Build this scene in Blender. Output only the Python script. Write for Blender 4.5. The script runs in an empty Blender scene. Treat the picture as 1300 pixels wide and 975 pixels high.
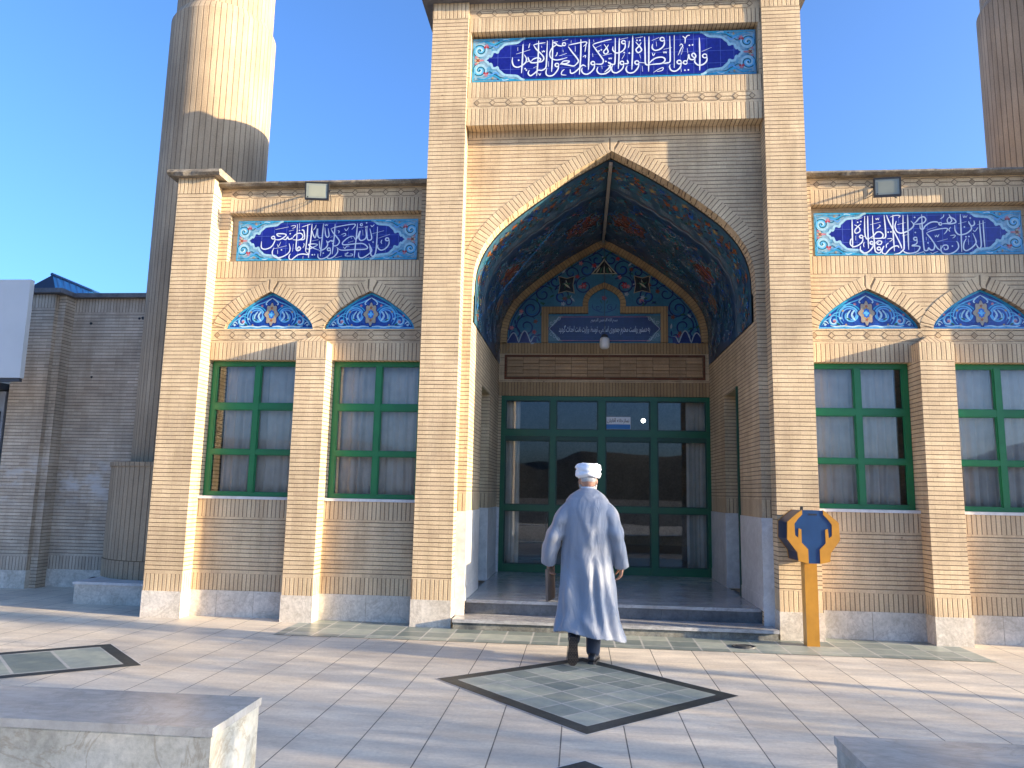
import bpy, bmesh, math, random
from mathutils import Vector, Matrix, noise
from mathutils.geometry import tessellate_polygon
R = math.radians
sc = bpy.context.scene
C = sc.collection
random.seed(7)

# ---------------------------------------------------------------- camera
YAW, PITCH, ROLL = 0.0918, 0.1446, 0.0198
CAM = Vector((-0.382, -8.640, 1.55))
def set_camera():
    ex = Vector((math.cos(YAW), math.sin(YAW), 0))
    f0 = Vector((-math.sin(YAW), math.cos(YAW), 0))
    up0 = Vector((0, 0, 1))
    fwd = f0*math.cos(PITCH) + up0*math.sin(PITCH)
    ez = -f0*math.sin(PITCH) + up0*math.cos(PITCH)
    rt = ex*math.cos(ROLL) + ez*math.sin(ROLL)
    up = -ex*math.sin(ROLL) + ez*math.cos(ROLL)
    cd = bpy.data.cameras.new('camera')
    cd.sensor_width = 36; cd.lens = 36*940/1300
    cd.clip_start = 0.05; cd.clip_end = 3000
    o = bpy.data.objects.new('camera', cd); C.objects.link(o)
    m = Matrix.Identity(4)
    for i in range(3):
        m[i][0] = rt[i]; m[i][1] = up[i]; m[i][2] = -fwd[i]; m[i][3] = CAM[i]
    o.matrix_world = m
    sc.camera = o
set_camera()

# ---------------------------------------------------------------- sky, sun, exposure
SUN_AZ = R(79.1)      # from the facade normal (-y) towards +x
SUN_EL = R(11.1)
S = Vector((math.sin(SUN_AZ)*math.cos(SUN_EL), -math.cos(SUN_AZ)*math.cos(SUN_EL), math.sin(SUN_EL)))
world = bpy.data.worlds.new('World'); sc.world = world; world.use_nodes = True
wn = world.node_tree; wn.nodes.clear()
sky = wn.nodes.new('ShaderNodeTexSky'); sky.sky_type = 'NISHITA'; sky.sun_disc = False
sky.sun_elevation = SUN_EL; sky.sun_rotation = math.atan2(S.x, S.y)
sky.air_density = 0.8; sky.dust_density = 7.0; sky.ozone_density = 5.2; sky.altitude = 900
hs = wn.nodes.new('ShaderNodeHueSaturation'); hs.inputs['Saturation'].default_value = 1.0
bg = wn.nodes.new('ShaderNodeBackground'); bg.inputs['Strength'].default_value = 0.15
wo = wn.nodes.new('ShaderNodeOutputWorld')
wn.links.new(sky.outputs[0], hs.inputs['Color']); wn.links.new(hs.outputs[0], bg.inputs[0]); wn.links.new(bg.outputs[0], wo.inputs[0])
sl = bpy.data.lights.new('sun', 'SUN'); sl.energy = 4.4; sl.angle = R(0.5); sl.color = (1.0, 0.80, 0.54)
so = bpy.data.objects.new('sun', sl); C.objects.link(so)
so.rotation_euler = S.to_track_quat('Z', 'Y').to_euler(); so.location = (30, -8, 12)
sc.view_settings.view_transform = 'Standard'; sc.view_settings.look = 'None'
sc.view_settings.exposure = 1.97; sc.view_settings.gamma = 1.0; sc.view_settings.use_curve_mapping = False
sc.cycles.use_denoising = True
sc.cycles.max_bounces = 8; sc.cycles.diffuse_bounces = 4; sc.cycles.transparent_max_bounces = 12

# ---------------------------------------------------------------- materials
def new_mat(name):
    m = bpy.data.materials.new(name); m.use_nodes = True
    nt = m.node_tree; b = nt.nodes['Principled BSDF']
    return m, nt, b
def node(nt, t, **kw):
    n = nt.nodes.new(t)
    for k, v in kw.items():
        if k in n.inputs: n.inputs[k].default_value = v
        else: setattr(n, k, v)
    return n
def mixrgb(nt, a, b, fac, mode='MIX'):
    n = nt.nodes.new('ShaderNodeMix'); n.data_type = 'RGBA'; n.blend_type = mode
    for sock, v in ((n.inputs[0], fac), (n.inputs[6], a), (n.inputs[7], b)):
        if hasattr(v, 'is_output') or isinstance(v, bpy.types.NodeSocket): nt.links.new(v, sock)
        elif isinstance(v, (int, float)): sock.default_value = v
        else: sock.default_value = (*v, 1)
    return n.outputs[2]
def ramp(nt, fac, stops):
    n = nt.nodes.new('ShaderNodeValToRGB')
    while len(n.color_ramp.elements) < len(stops): n.color_ramp.elements.new(0.5)
    for e, (p, c) in zip(n.color_ramp.elements, stops):
        e.position = p; e.color = (*c, 1) if len(c) == 3 else c
    nt.links.new(fac, n.inputs[0])
    return n.outputs[0]
def g3(v): return (v, v, v)
def noise_out(nt, coord, scale, detail=4, rough=0.55):
    n = node(nt, 'ShaderNodeTexNoise', Scale=scale, Detail=detail, Roughness=rough)
    if coord is not None: nt.links.new(coord, n.inputs['Vector'])
    return n.outputs['Fac']
def coords(nt, kind='UV'):
    return nt.nodes.new('ShaderNodeTexCoord').outputs[kind]
def scaled(nt, vec, s, rot=(0, 0, 0), loc=(0, 0, 0)):
    m = nt.nodes.new('ShaderNodeMapping'); m.inputs['Scale'].default_value = s
    m.inputs['Rotation'].default_value = rot; m.inputs['Location'].default_value = loc
    nt.links.new(vec, m.inputs['Vector']); return m.outputs[0]
def bump(nt, b, h, strength=0.5, dist=0.01):
    n = node(nt, 'ShaderNodeBump', Strength=strength, Distance=dist)
    nt.links.new(h, n.inputs['Height']); nt.links.new(n.outputs[0], b.inputs['Normal'])

def brick_mat(name, c1, c2, cm, bw=0.235, rh=0.05, ms=0.0045, off=0.5, weather=0.3, stain=None, bias=0.0, run='v', pitch=None, thin=0.0013):
    """raked bed joints run dark and straight; the butted cross joints are hair thin.
    run='v': bed joints repeat up the wall; run='u': along it (soldier courses); None: brick texture joints only"""
    m, nt, b = new_mat(name)
    uv = coords(nt, 'UV'); ob = coords(nt, 'Object')
    wob = node(nt, 'ShaderNodeTexNoise', Scale=4.0, Detail=2.0); nt.links.new(uv, wob.inputs['Vector'])
    cen = nt.nodes.new('ShaderNodeVectorMath'); cen.operation = 'SUBTRACT'; nt.links.new(wob.outputs['Color'], cen.inputs[0]); cen.inputs[1].default_value = (0.5, 0.5, 0.5)
    add = nt.nodes.new('ShaderNodeVectorMath'); add.operation = 'MULTIPLY_ADD'
    nt.links.new(cen.outputs[0], add.inputs[0]); add.inputs[1].default_value = (0.008, 0.008, 0); nt.links.new(uv, add.inputs[2])
    bt = node(nt, 'ShaderNodeTexBrick', Scale=1.0)
    bt.offset = off; bt.offset_frequency = 2; bt.inputs['Color1'].default_value = (*c1, 1); bt.inputs['Color2'].default_value = (*c2, 1)
    bt.inputs['Mortar'].default_value = (*(tuple((x+2*y)/3 for x, y in zip(c2, cm)) if run else cm), 1)
    bt.inputs['Mortar Size'].default_value = thin if run else ms; bt.inputs['Mortar Smooth'].default_value = 0.25
    bt.inputs['Bias'].default_value = bias; bt.inputs['Brick Width'].default_value = bw; bt.inputs['Row Height'].default_value = rh
    nt.links.new(add.outputs[0], bt.inputs['Vector'])
    big = noise_out(nt, ob, 0.9, 5); fine = noise_out(nt, ob, 60, 3); mid = noise_out(nt, scaled(nt, ob, (6, 6, 1.2)), 1.0, 4)
    col = bt.outputs['Color']; hgt = bt.outputs['Fac']
    if run:
        sep = nt.nodes.new('ShaderNodeSeparateXYZ'); nt.links.new(add.outputs[0], sep.inputs[0])
        p_ = pitch or (rh if run == 'v' else bw)
        dv = node(nt, 'ShaderNodeMath', operation='DIVIDE'); nt.links.new(sep.outputs[1 if run == 'v' else 0], dv.inputs[0]); dv.inputs[1].default_value = p_
        fr = node(nt, 'ShaderNodeMath', operation='FRACT'); nt.links.new(dv.outputs[0], fr.inputs[0])
        sb = node(nt, 'ShaderNodeMath', operation='SUBTRACT'); nt.links.new(fr.outputs[0], sb.inputs[0]); sb.inputs[1].default_value = 0.5
        ab = node(nt, 'ShaderNodeMath', operation='ABSOLUTE'); nt.links.new(sb.outputs[0], ab.inputs[0])
        k = ms/p_; jn = noise_out(nt, ob, 9, 3)
        jm = node(nt, 'ShaderNodeMath', operation='MULTIPLY_ADD'); nt.links.new(jn, jm.inputs[0]); jm.inputs[1].default_value = 0.07; nt.links.new(ab.outputs[0], jm.inputs[2])
        mr = node(nt, 'ShaderNodeMapRange'); mr.interpolation_type = 'SMOOTHSTEP'
        mr.inputs[1].default_value = 0.5-k*1.5+0.035; mr.inputs[2].default_value = 0.5-k*0.55+0.035
        nt.links.new(jm.outputs[0], mr.inputs[0])
        col = mixrgb(nt, col, cm, mr.outputs[0]); hgt = mr.outputs[0]
    col = mixrgb(nt, col, ramp(nt, big, [(0.25, g3(1-weather)), (0.7, g3(1.1))]), 1.0, 'MULTIPLY')
    col = mixrgb(nt, col, ramp(nt, fine, [(0.25, g3(0.84)), (0.75, g3(1.12))]), 1.0, 'MULTIPLY')
    col = mixrgb(nt, col, ramp(nt, mid, [(0.3, (0.80, 0.77, 0.74)), (0.62, (1.05, 1.05, 1.05))]), 0.8, 'MULTIPLY')
    vo = node(nt, 'ShaderNodeTexVoronoi', Scale=2.6); vo.feature = 'F1'; nt.links.new(scaled(nt, ob, (1, 1, 1.3)), vo.inputs['Vector'])
    sn = noise_out(nt, ob, 30, 3); va = node(nt, 'ShaderNodeMath', operation='MULTIPLY_ADD'); nt.links.new(sn, va.inputs[0]); va.inputs[1].default_value = 0.07; nt.links.new(vo.outputs['Distance'], va.inputs[2])
    col = mixrgb(nt, col, (0.13, 0.085, 0.05), ramp(nt, va.outputs[0], [(0.052, g3(0.75)), (0.075, g3(0))]))
    st_ = noise_out(nt, scaled(nt, ob, (2.2, 2.2, 0.35)), 1.6, 6, 0.65)
    col = mixrgb(nt, col, (0.27, 0.20, 0.13), ramp(nt, st_, [(0.56, g3(0)), (0.74, g3(0.55))]))
    if stain: col = stain(nt, ob, col)
    nt.links.new(col, b.inputs['Base Color']); b.inputs['Roughness'].default_value = 0.85
    inv = node(nt, 'ShaderNodeMath', operation='MULTIPLY_ADD'); nt.links.new(hgt, inv.inputs[0]); inv.inputs[1].default_value = -1.0
    f3 = node(nt, 'ShaderNodeMath', operation='MULTIPLY'); f3.inputs[1].default_value = 0.5; nt.links.new(fine, f3.inputs[0]); nt.links.new(f3.outputs[0], inv.inputs[2])
    bump(nt, b, inv.outputs[0], 0.6, 0.008)
    return m

BR1, BR2, MO = (0.63, 0.485, 0.30), (0.545, 0.41, 0.255), (0.16, 0.112, 0.066)
def stain_white(nt, ob, col):
    n = noise_out(nt, scaled(nt, ob, (1.2, 1.2, 2.2)), 2.2, 5)
    sep = nt.nodes.new('ShaderNodeSeparateXYZ'); nt.links.new(ob, sep.inputs[0])
    mr = node(nt, 'ShaderNodeMapRange'); mr.interpolation_type = 'SMOOTHSTEP'
    for i, v in ((1, 1.05), (2, 1.5), (3, 0), (4, 1)): mr.inputs[i].default_value = v
    nt.links.new(sep.outputs[2], mr.inputs[0])
    mr2 = node(nt, 'ShaderNodeMapRange'); mr2.interpolation_type = 'SMOOTHSTEP'
    for i, v in ((1, 1.6), (2, 2.1), (3, 1), (4, 0)): mr2.inputs[i].default_value = v
    nt.links.new(sep.outputs[2], mr2.inputs[0])
    a = node(nt, 'ShaderNodeMath', operation='MULTIPLY'); nt.links.new(mr.outputs[0], a.inputs[0]); nt.links.new(mr2.outputs[0], a.inputs[1])
    r = ramp(nt, n, [(0.5, g3(0)), (0.66, g3(1))])
    f = node(nt, 'ShaderNodeMath', operation='MULTIPLY'); nt.links.new(a.outputs[0], f.inputs[0]); nt.links.new(r, f.inputs[1])
    return mixrgb(nt, col, (0.52, 0.49, 0.45), f.outputs[0])
M = {}
M['brick'] = brick_mat('brick', BR1, BR2, MO)
M['soldier'] = brick_mat('soldier brick', BR1, BR2, MO, bw=0.052, rh=0.21, off=0.0, run='u')
M['rim'] = brick_mat('rim brick', (0.46, 0.31, 0.155), (0.37, 0.245, 0.12), MO, bw=0.052, rh=0.21, off=0.0, run='u')
M['weave'] = brick_mat('woven brick panel', (0.50, 0.33, 0.18), (0.40, 0.26, 0.14), (0.16, 0.09, 0.05), bw=0.26, rh=0.05, off=0.0, run=None)
M['brick_dark'] = brick_mat('weathered brick', (0.62, 0.52, 0.40), (0.48, 0.395, 0.30), (0.19, 0.15, 0.105), weather=0.4, stain=stain_white)
M['soldier_dark'] = brick_mat('weathered soldier brick', (0.62, 0.52, 0.40), (0.48, 0.395, 0.30), (0.19, 0.15, 0.105), bw=0.052, rh=0.21, off=0.0, run='u', weather=0.4)
M['stave'] = brick_mat('vertical brick', (0.44, 0.335, 0.215), (0.38, 0.285, 0.18), (0.16, 0.115, 0.07), bw=0.085, rh=40.0, off=0.0, ms=0.0055, run='u')
M['redbrick'] = brick_mat('red brown brick', (0.20, 0.075, 0.035), (0.15, 0.055, 0.028), (0.08, 0.04, 0.02), run=None)

def stone_mat(name, c1, c2, rough=0.5, scale=3.0, vein=0.5, dirt=0.35, stretch=(1, 1, 1)):
    m, nt, b = new_mat(name)
    ob = coords(nt, 'Object')
    v = scaled(nt, ob, stretch)
    n = noise_out(nt, v, scale, 8, 0.65); n2 = noise_out(nt, v, scale*6, 5, 0.7); d = noise_out(nt, ob, 1.7, 6, 0.7)
    col = ramp(nt, n, [(0.3, c2), (0.65, c1)])
    col = mixrgb(nt, col, ramp(nt, n2, [(0.35, g3(1-vein*0.5)), (0.6, g3(1.08))]), 1.0, 'MULTIPLY')
    col = mixrgb(nt, col, ramp(nt, d, [(0.35, (1-dirt, 1-dirt*1.05, 1-dirt*1.15)), (0.6, g3(1))]), 1.0, 'MULTIPLY')
    nt.links.new(col, b.inputs['Base Color']); b.inputs['Roughness'].default_value = rough
    bump(nt, b, n2, 0.15, 0.004)
    return m
M['plinth'] = stone_mat('cream plinth stone', (0.66, 0.60, 0.51), (0.58, 0.53, 0.45), 0.6, 5.0, 0.35, 0.3)
M['marble'] = stone_mat('white marble', (0.66, 0.65, 0.63), (0.52, 0.51, 0.50), 0.35, 2.0, 0.25, 0.15)
M['bench'] = stone_mat('cream bench stone', (0.55, 0.52, 0.44), (0.38, 0.36, 0.29), 0.45, 4.0, 0.4, 0.25)
M['benchtop'] = stone_mat('polished bench top', (0.45, 0.425, 0.38), (0.33, 0.315, 0.285), 0.25, 1.6, 0.2, 0.15, (1, 3, 1))
M['step'] = stone_mat('grey step stone', (0.50, 0.49, 0.47), (0.30, 0.30, 0.30), 0.16, 2.5, 0.5, 0.3, (0.6, 3, 3))
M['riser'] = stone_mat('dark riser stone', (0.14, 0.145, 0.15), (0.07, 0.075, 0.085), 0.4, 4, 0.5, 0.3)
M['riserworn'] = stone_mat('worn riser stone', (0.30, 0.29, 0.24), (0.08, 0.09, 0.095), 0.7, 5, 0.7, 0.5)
M['coping'] = stone_mat('rough coping stone', (0.30, 0.26, 0.20), (0.13, 0.11, 0.085), 0.9, 9, 0.8, 0.4)
M['cope_metal'] = stone_mat('grey coping sheet', (0.16, 0.16, 0.17), (0.10, 0.10, 0.11), 0.6, 3)
M['blackmarble'] = stone_mat('black green marble', (0.045, 0.055, 0.05), (0.018, 0.02, 0.022), 0.5, 7, 0.9, 0.1)
M['plaster'] = stone_mat('room plaster', (0.30, 0.27, 0.23), (0.26, 0.23, 0.20), 0.9)
M['concrete'] = stone_mat('roof concrete', (0.30, 0.28, 0.25), (0.22, 0.20, 0.18), 0.9)

def weather(m, vein, vs, spot, amt):
    """veins and blotches of the stone itself, chipped pits in relief"""
    nt = m.node_tree; b = nt.nodes['Principled BSDF']; ob = coords(nt, 'Object'); col = b.inputs['Base Color'].links[0].from_socket
    n = node(nt, 'ShaderNodeTexNoise', Scale=vs, Detail=9.0, Roughness=0.62, Distortion=1.6); nt.links.new(ob, n.inputs['Vector'])
    col = mixrgb(nt, col, vein, ramp(nt, n.outputs['Fac'], [(0.47, g3(0)), (0.50, g3(amt)), (0.53, g3(0))]))
    n2 = noise_out(nt, ob, 17, 7, 0.72); col = mixrgb(nt, col, spot, ramp(nt, n2, [(0.62, g3(0)), (0.72, g3(amt))]))
    nt.links.new(col, b.inputs['Base Color']); bump(nt, b, n2, 0.35, 0.006)
weather(M['bench'], (0.24, 0.20, 0.14), 2.3, (0.22, 0.20, 0.16), 0.6); weather(M['benchtop'], (0.24, 0.22, 0.19), 1.8, (0.22, 0.21, 0.19), 0.4)
weather(M['plinth'], (0.34, 0.29, 0.23), 2.6, (0.25, 0.22, 0.18), 0.55); weather(M['marble'], (0.42, 0.41, 0.40), 1.7, (0.40, 0.38, 0.35), 0.3); weather(M['step'], (0.22, 0.22, 0.22), 2.2, (0.18, 0.18, 0.17), 0.5)

def flat_mat(name, col, rough=0.5, metal=0.0, var=0.12, scale=8, coat=0.0, spec=0.5):
    m, nt, b = new_mat(name)
    n = noise_out(nt, coords(nt, 'Object'), scale, 5)
    c = mixrgb(nt, col, ramp(nt, n, [(0.3, g3(1-var)), (0.7, g3(1+var*0.6))]), 1.0, 'MULTIPLY')
    nt.links.new(c, b.inputs['Base Color']); b.inputs['Roughness'].default_value = rough; b.inputs['Metallic'].default_value = metal
    b.inputs['Coat Weight'].default_value = coat; b.inputs['Specular IOR Level'].default_value = spec
    return m
M['green'] = flat_mat('green frame paint', (0.010, 0.155, 0.048), 0.4)
M['doorgreen'] = flat_mat('door frame paint', (0.006, 0.10, 0.040), 0.35)
M['greendark'] = flat_mat('dark green paint', (0.006, 0.05, 0.025), 0.4)
M['whiteglaze'] = flat_mat('white glaze', (0.56, 0.61, 0.70), 0.2, var=0.05)
M['black'] = flat_mat('black metal', (0.012, 0.013, 0.015), 0.45)
M['lens'] = flat_mat('flood lamp glass', (0.20, 0.225, 0.205), 0.55, var=0.06)
M['led'] = flat_mat('flood lamp led field', (0.235, 0.25, 0.20), 0.55, var=0.06)
M['iron'] = flat_mat('dark iron', (0.03, 0.032, 0.033), 0.6)
M['yellow'] = flat_mat('ochre yellow paint', (0.42, 0.195, 0.018), 0.35, var=0.15)
M['boxblue'] = flat_mat('blue box paint', (0.009, 0.042, 0.125), 0.3, var=0.15)
M['boxblue2'] = flat_mat('deep blue box paint and gable shade', (0.009, 0.022, 0.07), 0.35, var=0.2)
M['wire'] = flat_mat('cable', (0.05, 0.05, 0.05), 0.6)
M['strip'] = flat_mat('ridge moulding paint', (0.30, 0.27, 0.23), 0.5)
M['globe'] = flat_mat('opal lamp glass', (0.72, 0.70, 0.66), 0.25, var=0.03)
M['brass'] = flat_mat('handle metal', (0.45, 0.42, 0.36), 0.3, 0.9)
M['fascia'] = flat_mat('white sheet fascia', (0.44, 0.47, 0.49), 0.4, var=0.05, scale=2)
M['fasciaedge'] = flat_mat('dark sheet trim', (0.035, 0.04, 0.05), 0.5)
M['kioskwall'] = flat_mat('grey kiosk panel', (0.22, 0.24, 0.27), 0.5)
M['kioskglass'] = flat_mat('dark kiosk glass', (0.015, 0.02, 0.03), 0.12)
M['paper'] = flat_mat('paper notice', (0.78, 0.80, 0.82), 0.6, var=0.03)
M['paperblue'] = flat_mat('blue notice band', (0.03, 0.19, 0.48), 0.5, var=0.05)
M['ink'] = flat_mat('black ink', (0.012, 0.012, 0.015), 0.6)
M['carpet'] = flat_mat('hall carpet', (0.08, 0.03, 0.025), 0.95)

def metal_roof():
    m, nt, b = new_mat('blue sheet roof')
    w = node(nt, 'ShaderNodeTexWave', Scale=1.6, Distortion=0.0); nt.links.new(coords(nt, 'UV'), w.inputs['Vector'])
    c = ramp(nt, w.outputs['Fac'], [(0.0, (0.008, 0.06, 0.17)), (0.25, (0.014, 0.11, 0.27)), (1.0, (0.014, 0.12, 0.30))])
    nt.links.new(c, b.inputs['Base Color']); b.inputs['Roughness'].default_value = 0.4
    bump(nt, b, w.outputs['Fac'], 0.5, 0.03)
    return m
M['blueroof'] = metal_roof()

def tile_mat(name, c1, c2, grout, size=0.165, rough=0.12, blotch=None, gs=0.003):
    m, nt, b = new_mat(name)
    uv = coords(nt, 'UV'); ob = coords(nt, 'Object')
    bt = node(nt, 'ShaderNodeTexBrick', Scale=1.0); bt.offset = 0.0
    bt.inputs['Color1'].default_value = (*c1, 1); bt.inputs['Color2'].default_value = (*c2, 1); bt.inputs['Mortar'].default_value = (*grout, 1)
    bt.inputs['Mortar Size'].default_value = gs; bt.inputs['Brick Width'].default_value = size; bt.inputs['Row Height'].default_value = size
    nt.links.new(uv, bt.inputs['Vector'])
    col = bt.outputs['Color']
    if blotch:
        n = noise_out(nt, ob, blotch[1], 6, 0.7)
        col = mixrgb(nt, col, blotch[0], ramp(nt, n, [(0.42, g3(0)), (0.56, g3(0.85))]))
    n2 = noise_out(nt, ob, 25, 3)
    col = mixrgb(nt, col, ramp(nt, n2, [(0.3, g3(0.8)), (0.7, g3(1.15))]), 1.0, 'MULTIPLY')
    nt.links.new(col, b.inputs['Base Color']); b.inputs['Roughness'].default_value = rough
    big = noise_out(nt, ob, 5, 2)
    bump(nt, b, big, 0.12, 0.01)
    return m
M['t_cobalt'] = tile_mat('cobalt tile', (0.007, 0.009, 0.17), (0.010, 0.014, 0.21), (0.06, 0.09, 0.36), rough=0.2)
M['t_border'] = tile_mat('pale turquoise tile', (0.09, 0.28, 0.42), (0.07, 0.23, 0.37), (0.04, 0.14, 0.25), blotch=((0.25, 0.38, 0.46), 12), rough=0.2)
M['t_lunette'] = tile_mat('lunette blue tile', (0.006, 0.030, 0.22), (0.005, 0.02, 0.17), (0.015, 0.07, 0.28), rough=0.2, blotch=((0.010, 0.06, 0.30), 9))
M['t_teal'] = tile_mat('tympanum teal tile', (0.019, 0.145, 0.24), (0.016, 0.12, 0.205), (0.012, 0.10, 0.17), rough=0.3)
M['t_vault'] = tile_mat('vault tile', (0.045, 0.14, 0.19), (0.036, 0.115, 0.16), (0.02, 0.06, 0.09), rough=0.35, blotch=((0.035, 0.07, 0.13), 6))
M['t_navy'] = tile_mat('navy tile', (0.007, 0.008, 0.085), (0.006, 0.007, 0.07), (0.02, 0.025, 0.12), rough=0.25)
def glaze(name, c, rough=0.2): M[name] = flat_mat(name, c, rough, var=0.2, scale=30)
glaze('g_white', (0.62, 0.66, 0.72)); glaze('g_pale', (0.30, 0.50, 0.60)); glaze('g_turq', (0.03, 0.30, 0.52)); glaze('g_navy', (0.010, 0.02, 0.13))
glaze('g_blue', (0.012, 0.10, 0.42)); glaze('g_teal', (0.008, 0.10, 0.15)); glaze('g_gold', (0.36, 0.25, 0.10)); glaze('g_orange', (0.28, 0.085, 0.022))
glaze('g_rust', (0.16, 0.045, 0.022)); glaze('g_red', (0.32, 0.03, 0.035)); glaze('g_pink', (0.46, 0.17, 0.20)); glaze('g_leaf', (0.02, 0.10, 0.055))
glaze('g_cream', (0.42, 0.40, 0.30)); glaze('g_ltblue', (0.10, 0.30, 0.62)); glaze('g_black', (0.008, 0.012, 0.02)); glaze('g_greytan', (0.32, 0.26, 0.18)); glaze('g_mutewhite', (0.34, 0.40, 0.46))
glaze('g_sky', (0.10, 0.38, 0.66))

def glass_mat():
    m = bpy.data.materials.new('window glass'); m.use_nodes = True
    nt = m.node_tree; nt.nodes.clear()
    out = nt.nodes.new('ShaderNodeOutputMaterial'); mx = nt.nodes.new('ShaderNodeMixShader')
    tr = node(nt, 'ShaderNodeBsdfTransparent', Color=(0.90, 0.93, 0.92, 1)); gl = node(nt, 'ShaderNodeBsdfGlossy', Roughness=0.012)
    gl.inputs['Color'].default_value = (0.95, 0.97, 1.0, 1)
    fr = node(nt, 'ShaderNodeFresnel', IOR=1.5)
    n = noise_out(nt, coords(nt, 'Object'), 1.3, 1)
    bp = node(nt, 'ShaderNodeBump', Strength=0.05, Distance=0.02); nt.links.new(n, bp.inputs['Height']); nt.links.new(bp.outputs[0], gl.inputs['Normal'])
    nt.links.new(fr.outputs[0], mx.inputs[0]); nt.links.new(tr.outputs[0], mx.inputs[1]); nt.links.new(gl.outputs[0], mx.inputs[2]); nt.links.new(mx.outputs[0], out.inputs[0])
    return m
M['glass'] = glass_mat()
def cloth_mat(name, col, rough=0.9, scale=220, transl=0.0, sheen=0.2, var=0.1):
    m, nt, b = new_mat(name)
    ob = coords(nt, 'Object')
    n = noise_out(nt, ob, 6, 4); w = noise_out(nt, ob, scale, 2)
    c = mixrgb(nt, col, ramp(nt, n, [(0.3, g3(1-var)), (0.7, g3(1+var))]), 1.0, 'MULTIPLY')
    nt.links.new(c, b.inputs['Base Color']); b.inputs['Roughness'].default_value = rough
    b.inputs['Sheen Weight'].default_value = sheen
    bump(nt, b, w, 0.15, 0.002)
    if transl:
        out = nt.nodes['Material Output']; t = nt.nodes.new('ShaderNodeBsdfTranslucent'); nt.links.new(c, t.inputs[0])
        mx = nt.nodes.new('ShaderNodeMixShader'); mx.inputs[0].default_value = transl
        nt.links.new(b.outputs[0], mx.inputs[1]); nt.links.new(t.outputs[0], mx.inputs[2]); nt.links.new(mx.outputs[0], out.inputs[0])
    return m
M['curtain'] = cloth_mat('curtain cloth', (0.82, 0.68, 0.61), transl=0.08)
M['curtaindoor'] = cloth_mat('beige curtain cloth', (0.72, 0.58, 0.48), transl=0.1)
M['robe'] = cloth_mat('grey blue robe cloth', (0.235, 0.25, 0.285), 0.6, sheen=0.2, var=0.05)
def wrinkle(m, s1, k, d):
    nt = m.node_tree; b = nt.nodes['Principled BSDF']; old = b.inputs['Normal'].links[0].from_node
    n = node(nt, 'ShaderNodeTexNoise', Scale=1.0, Detail=4.0, Roughness=0.5, Distortion=0.8); nt.links.new(scaled(nt, coords(nt, 'Object'), s1), n.inputs['Vector'])
    bp = node(nt, 'ShaderNodeBump', Strength=k, Distance=d); nt.links.new(n.outputs['Fac'], bp.inputs['Height']); nt.links.new(old.outputs[0], bp.inputs['Normal']); nt.links.new(bp.outputs[0], b.inputs['Normal'])
wrinkle(M['robe'], (9, 9, 3.2), 0.7, 0.03)
M['turban'] = cloth_mat('white turban cloth', (0.80, 0.80, 0.82), 0.85, sheen=0.2, var=0.03)
wrinkle(M['turban'], (14, 14, 46), 0.7, 0.012)
M['trouser'] = cloth_mat('navy trouser cloth', (0.025, 0.035, 0.06), 0.9)
M['shirt'] = cloth_mat('pale shirt cloth', (0.50, 0.53, 0.58), 0.9)
M['skin'] = flat_mat('skin', (0.42, 0.22, 0.145), 0.5, var=0.15, scale=40)
M['hair'] = flat_mat('grey hair', (0.45, 0.44, 0.43), 0.8, var=0.3, scale=90)
M['shoe'] = flat_mat('black shoe leather', (0.02, 0.02, 0.022), 0.4, var=0.3, scale=30)
M['eye'] = flat_mat('eye white', (0.7, 0.68, 0.64), 0.2)
M['folder'] = flat_mat('brown card folder', (0.20, 0.135, 0.095), 0.6, var=0.15)
def sole_mat():
    m, nt, b = new_mat('brown rubber sole')
    ck = node(nt, 'ShaderNodeTexChecker', Scale=60.0); nt.links.new(scaled(nt, coords(nt, 'Object'), (1, 1, 1), (0, 0, R(45))), ck.inputs['Vector'])
    c = mixrgb(nt, (0.045, 0.034, 0.028), (0.012, 0.010, 0.009), ck.outputs['Fac'])
    nt.links.new(c, b.inputs['Base Color']); b.inputs['Roughness'].default_value = 0.8
    bump(nt, b, ck.outputs['Fac'], 0.6, 0.004)
    return m
M['sole'] = sole_mat()
def emit_mat(name, col, s):
    m = bpy.data.materials.new(name); m.use_nodes = True
    b = m.node_tree.nodes['Principled BSDF']; b.inputs['Emission Color'].default_value = (*col, 1); b.inputs['Emission Strength'].default_value = s
    b.inputs['Base Color'].default_value = (0.8, 0.8, 0.8, 1)
    return m
M['lampon'] = emit_mat('lit lamp glass', (1, 0.98, 0.92), 4.0)

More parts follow.
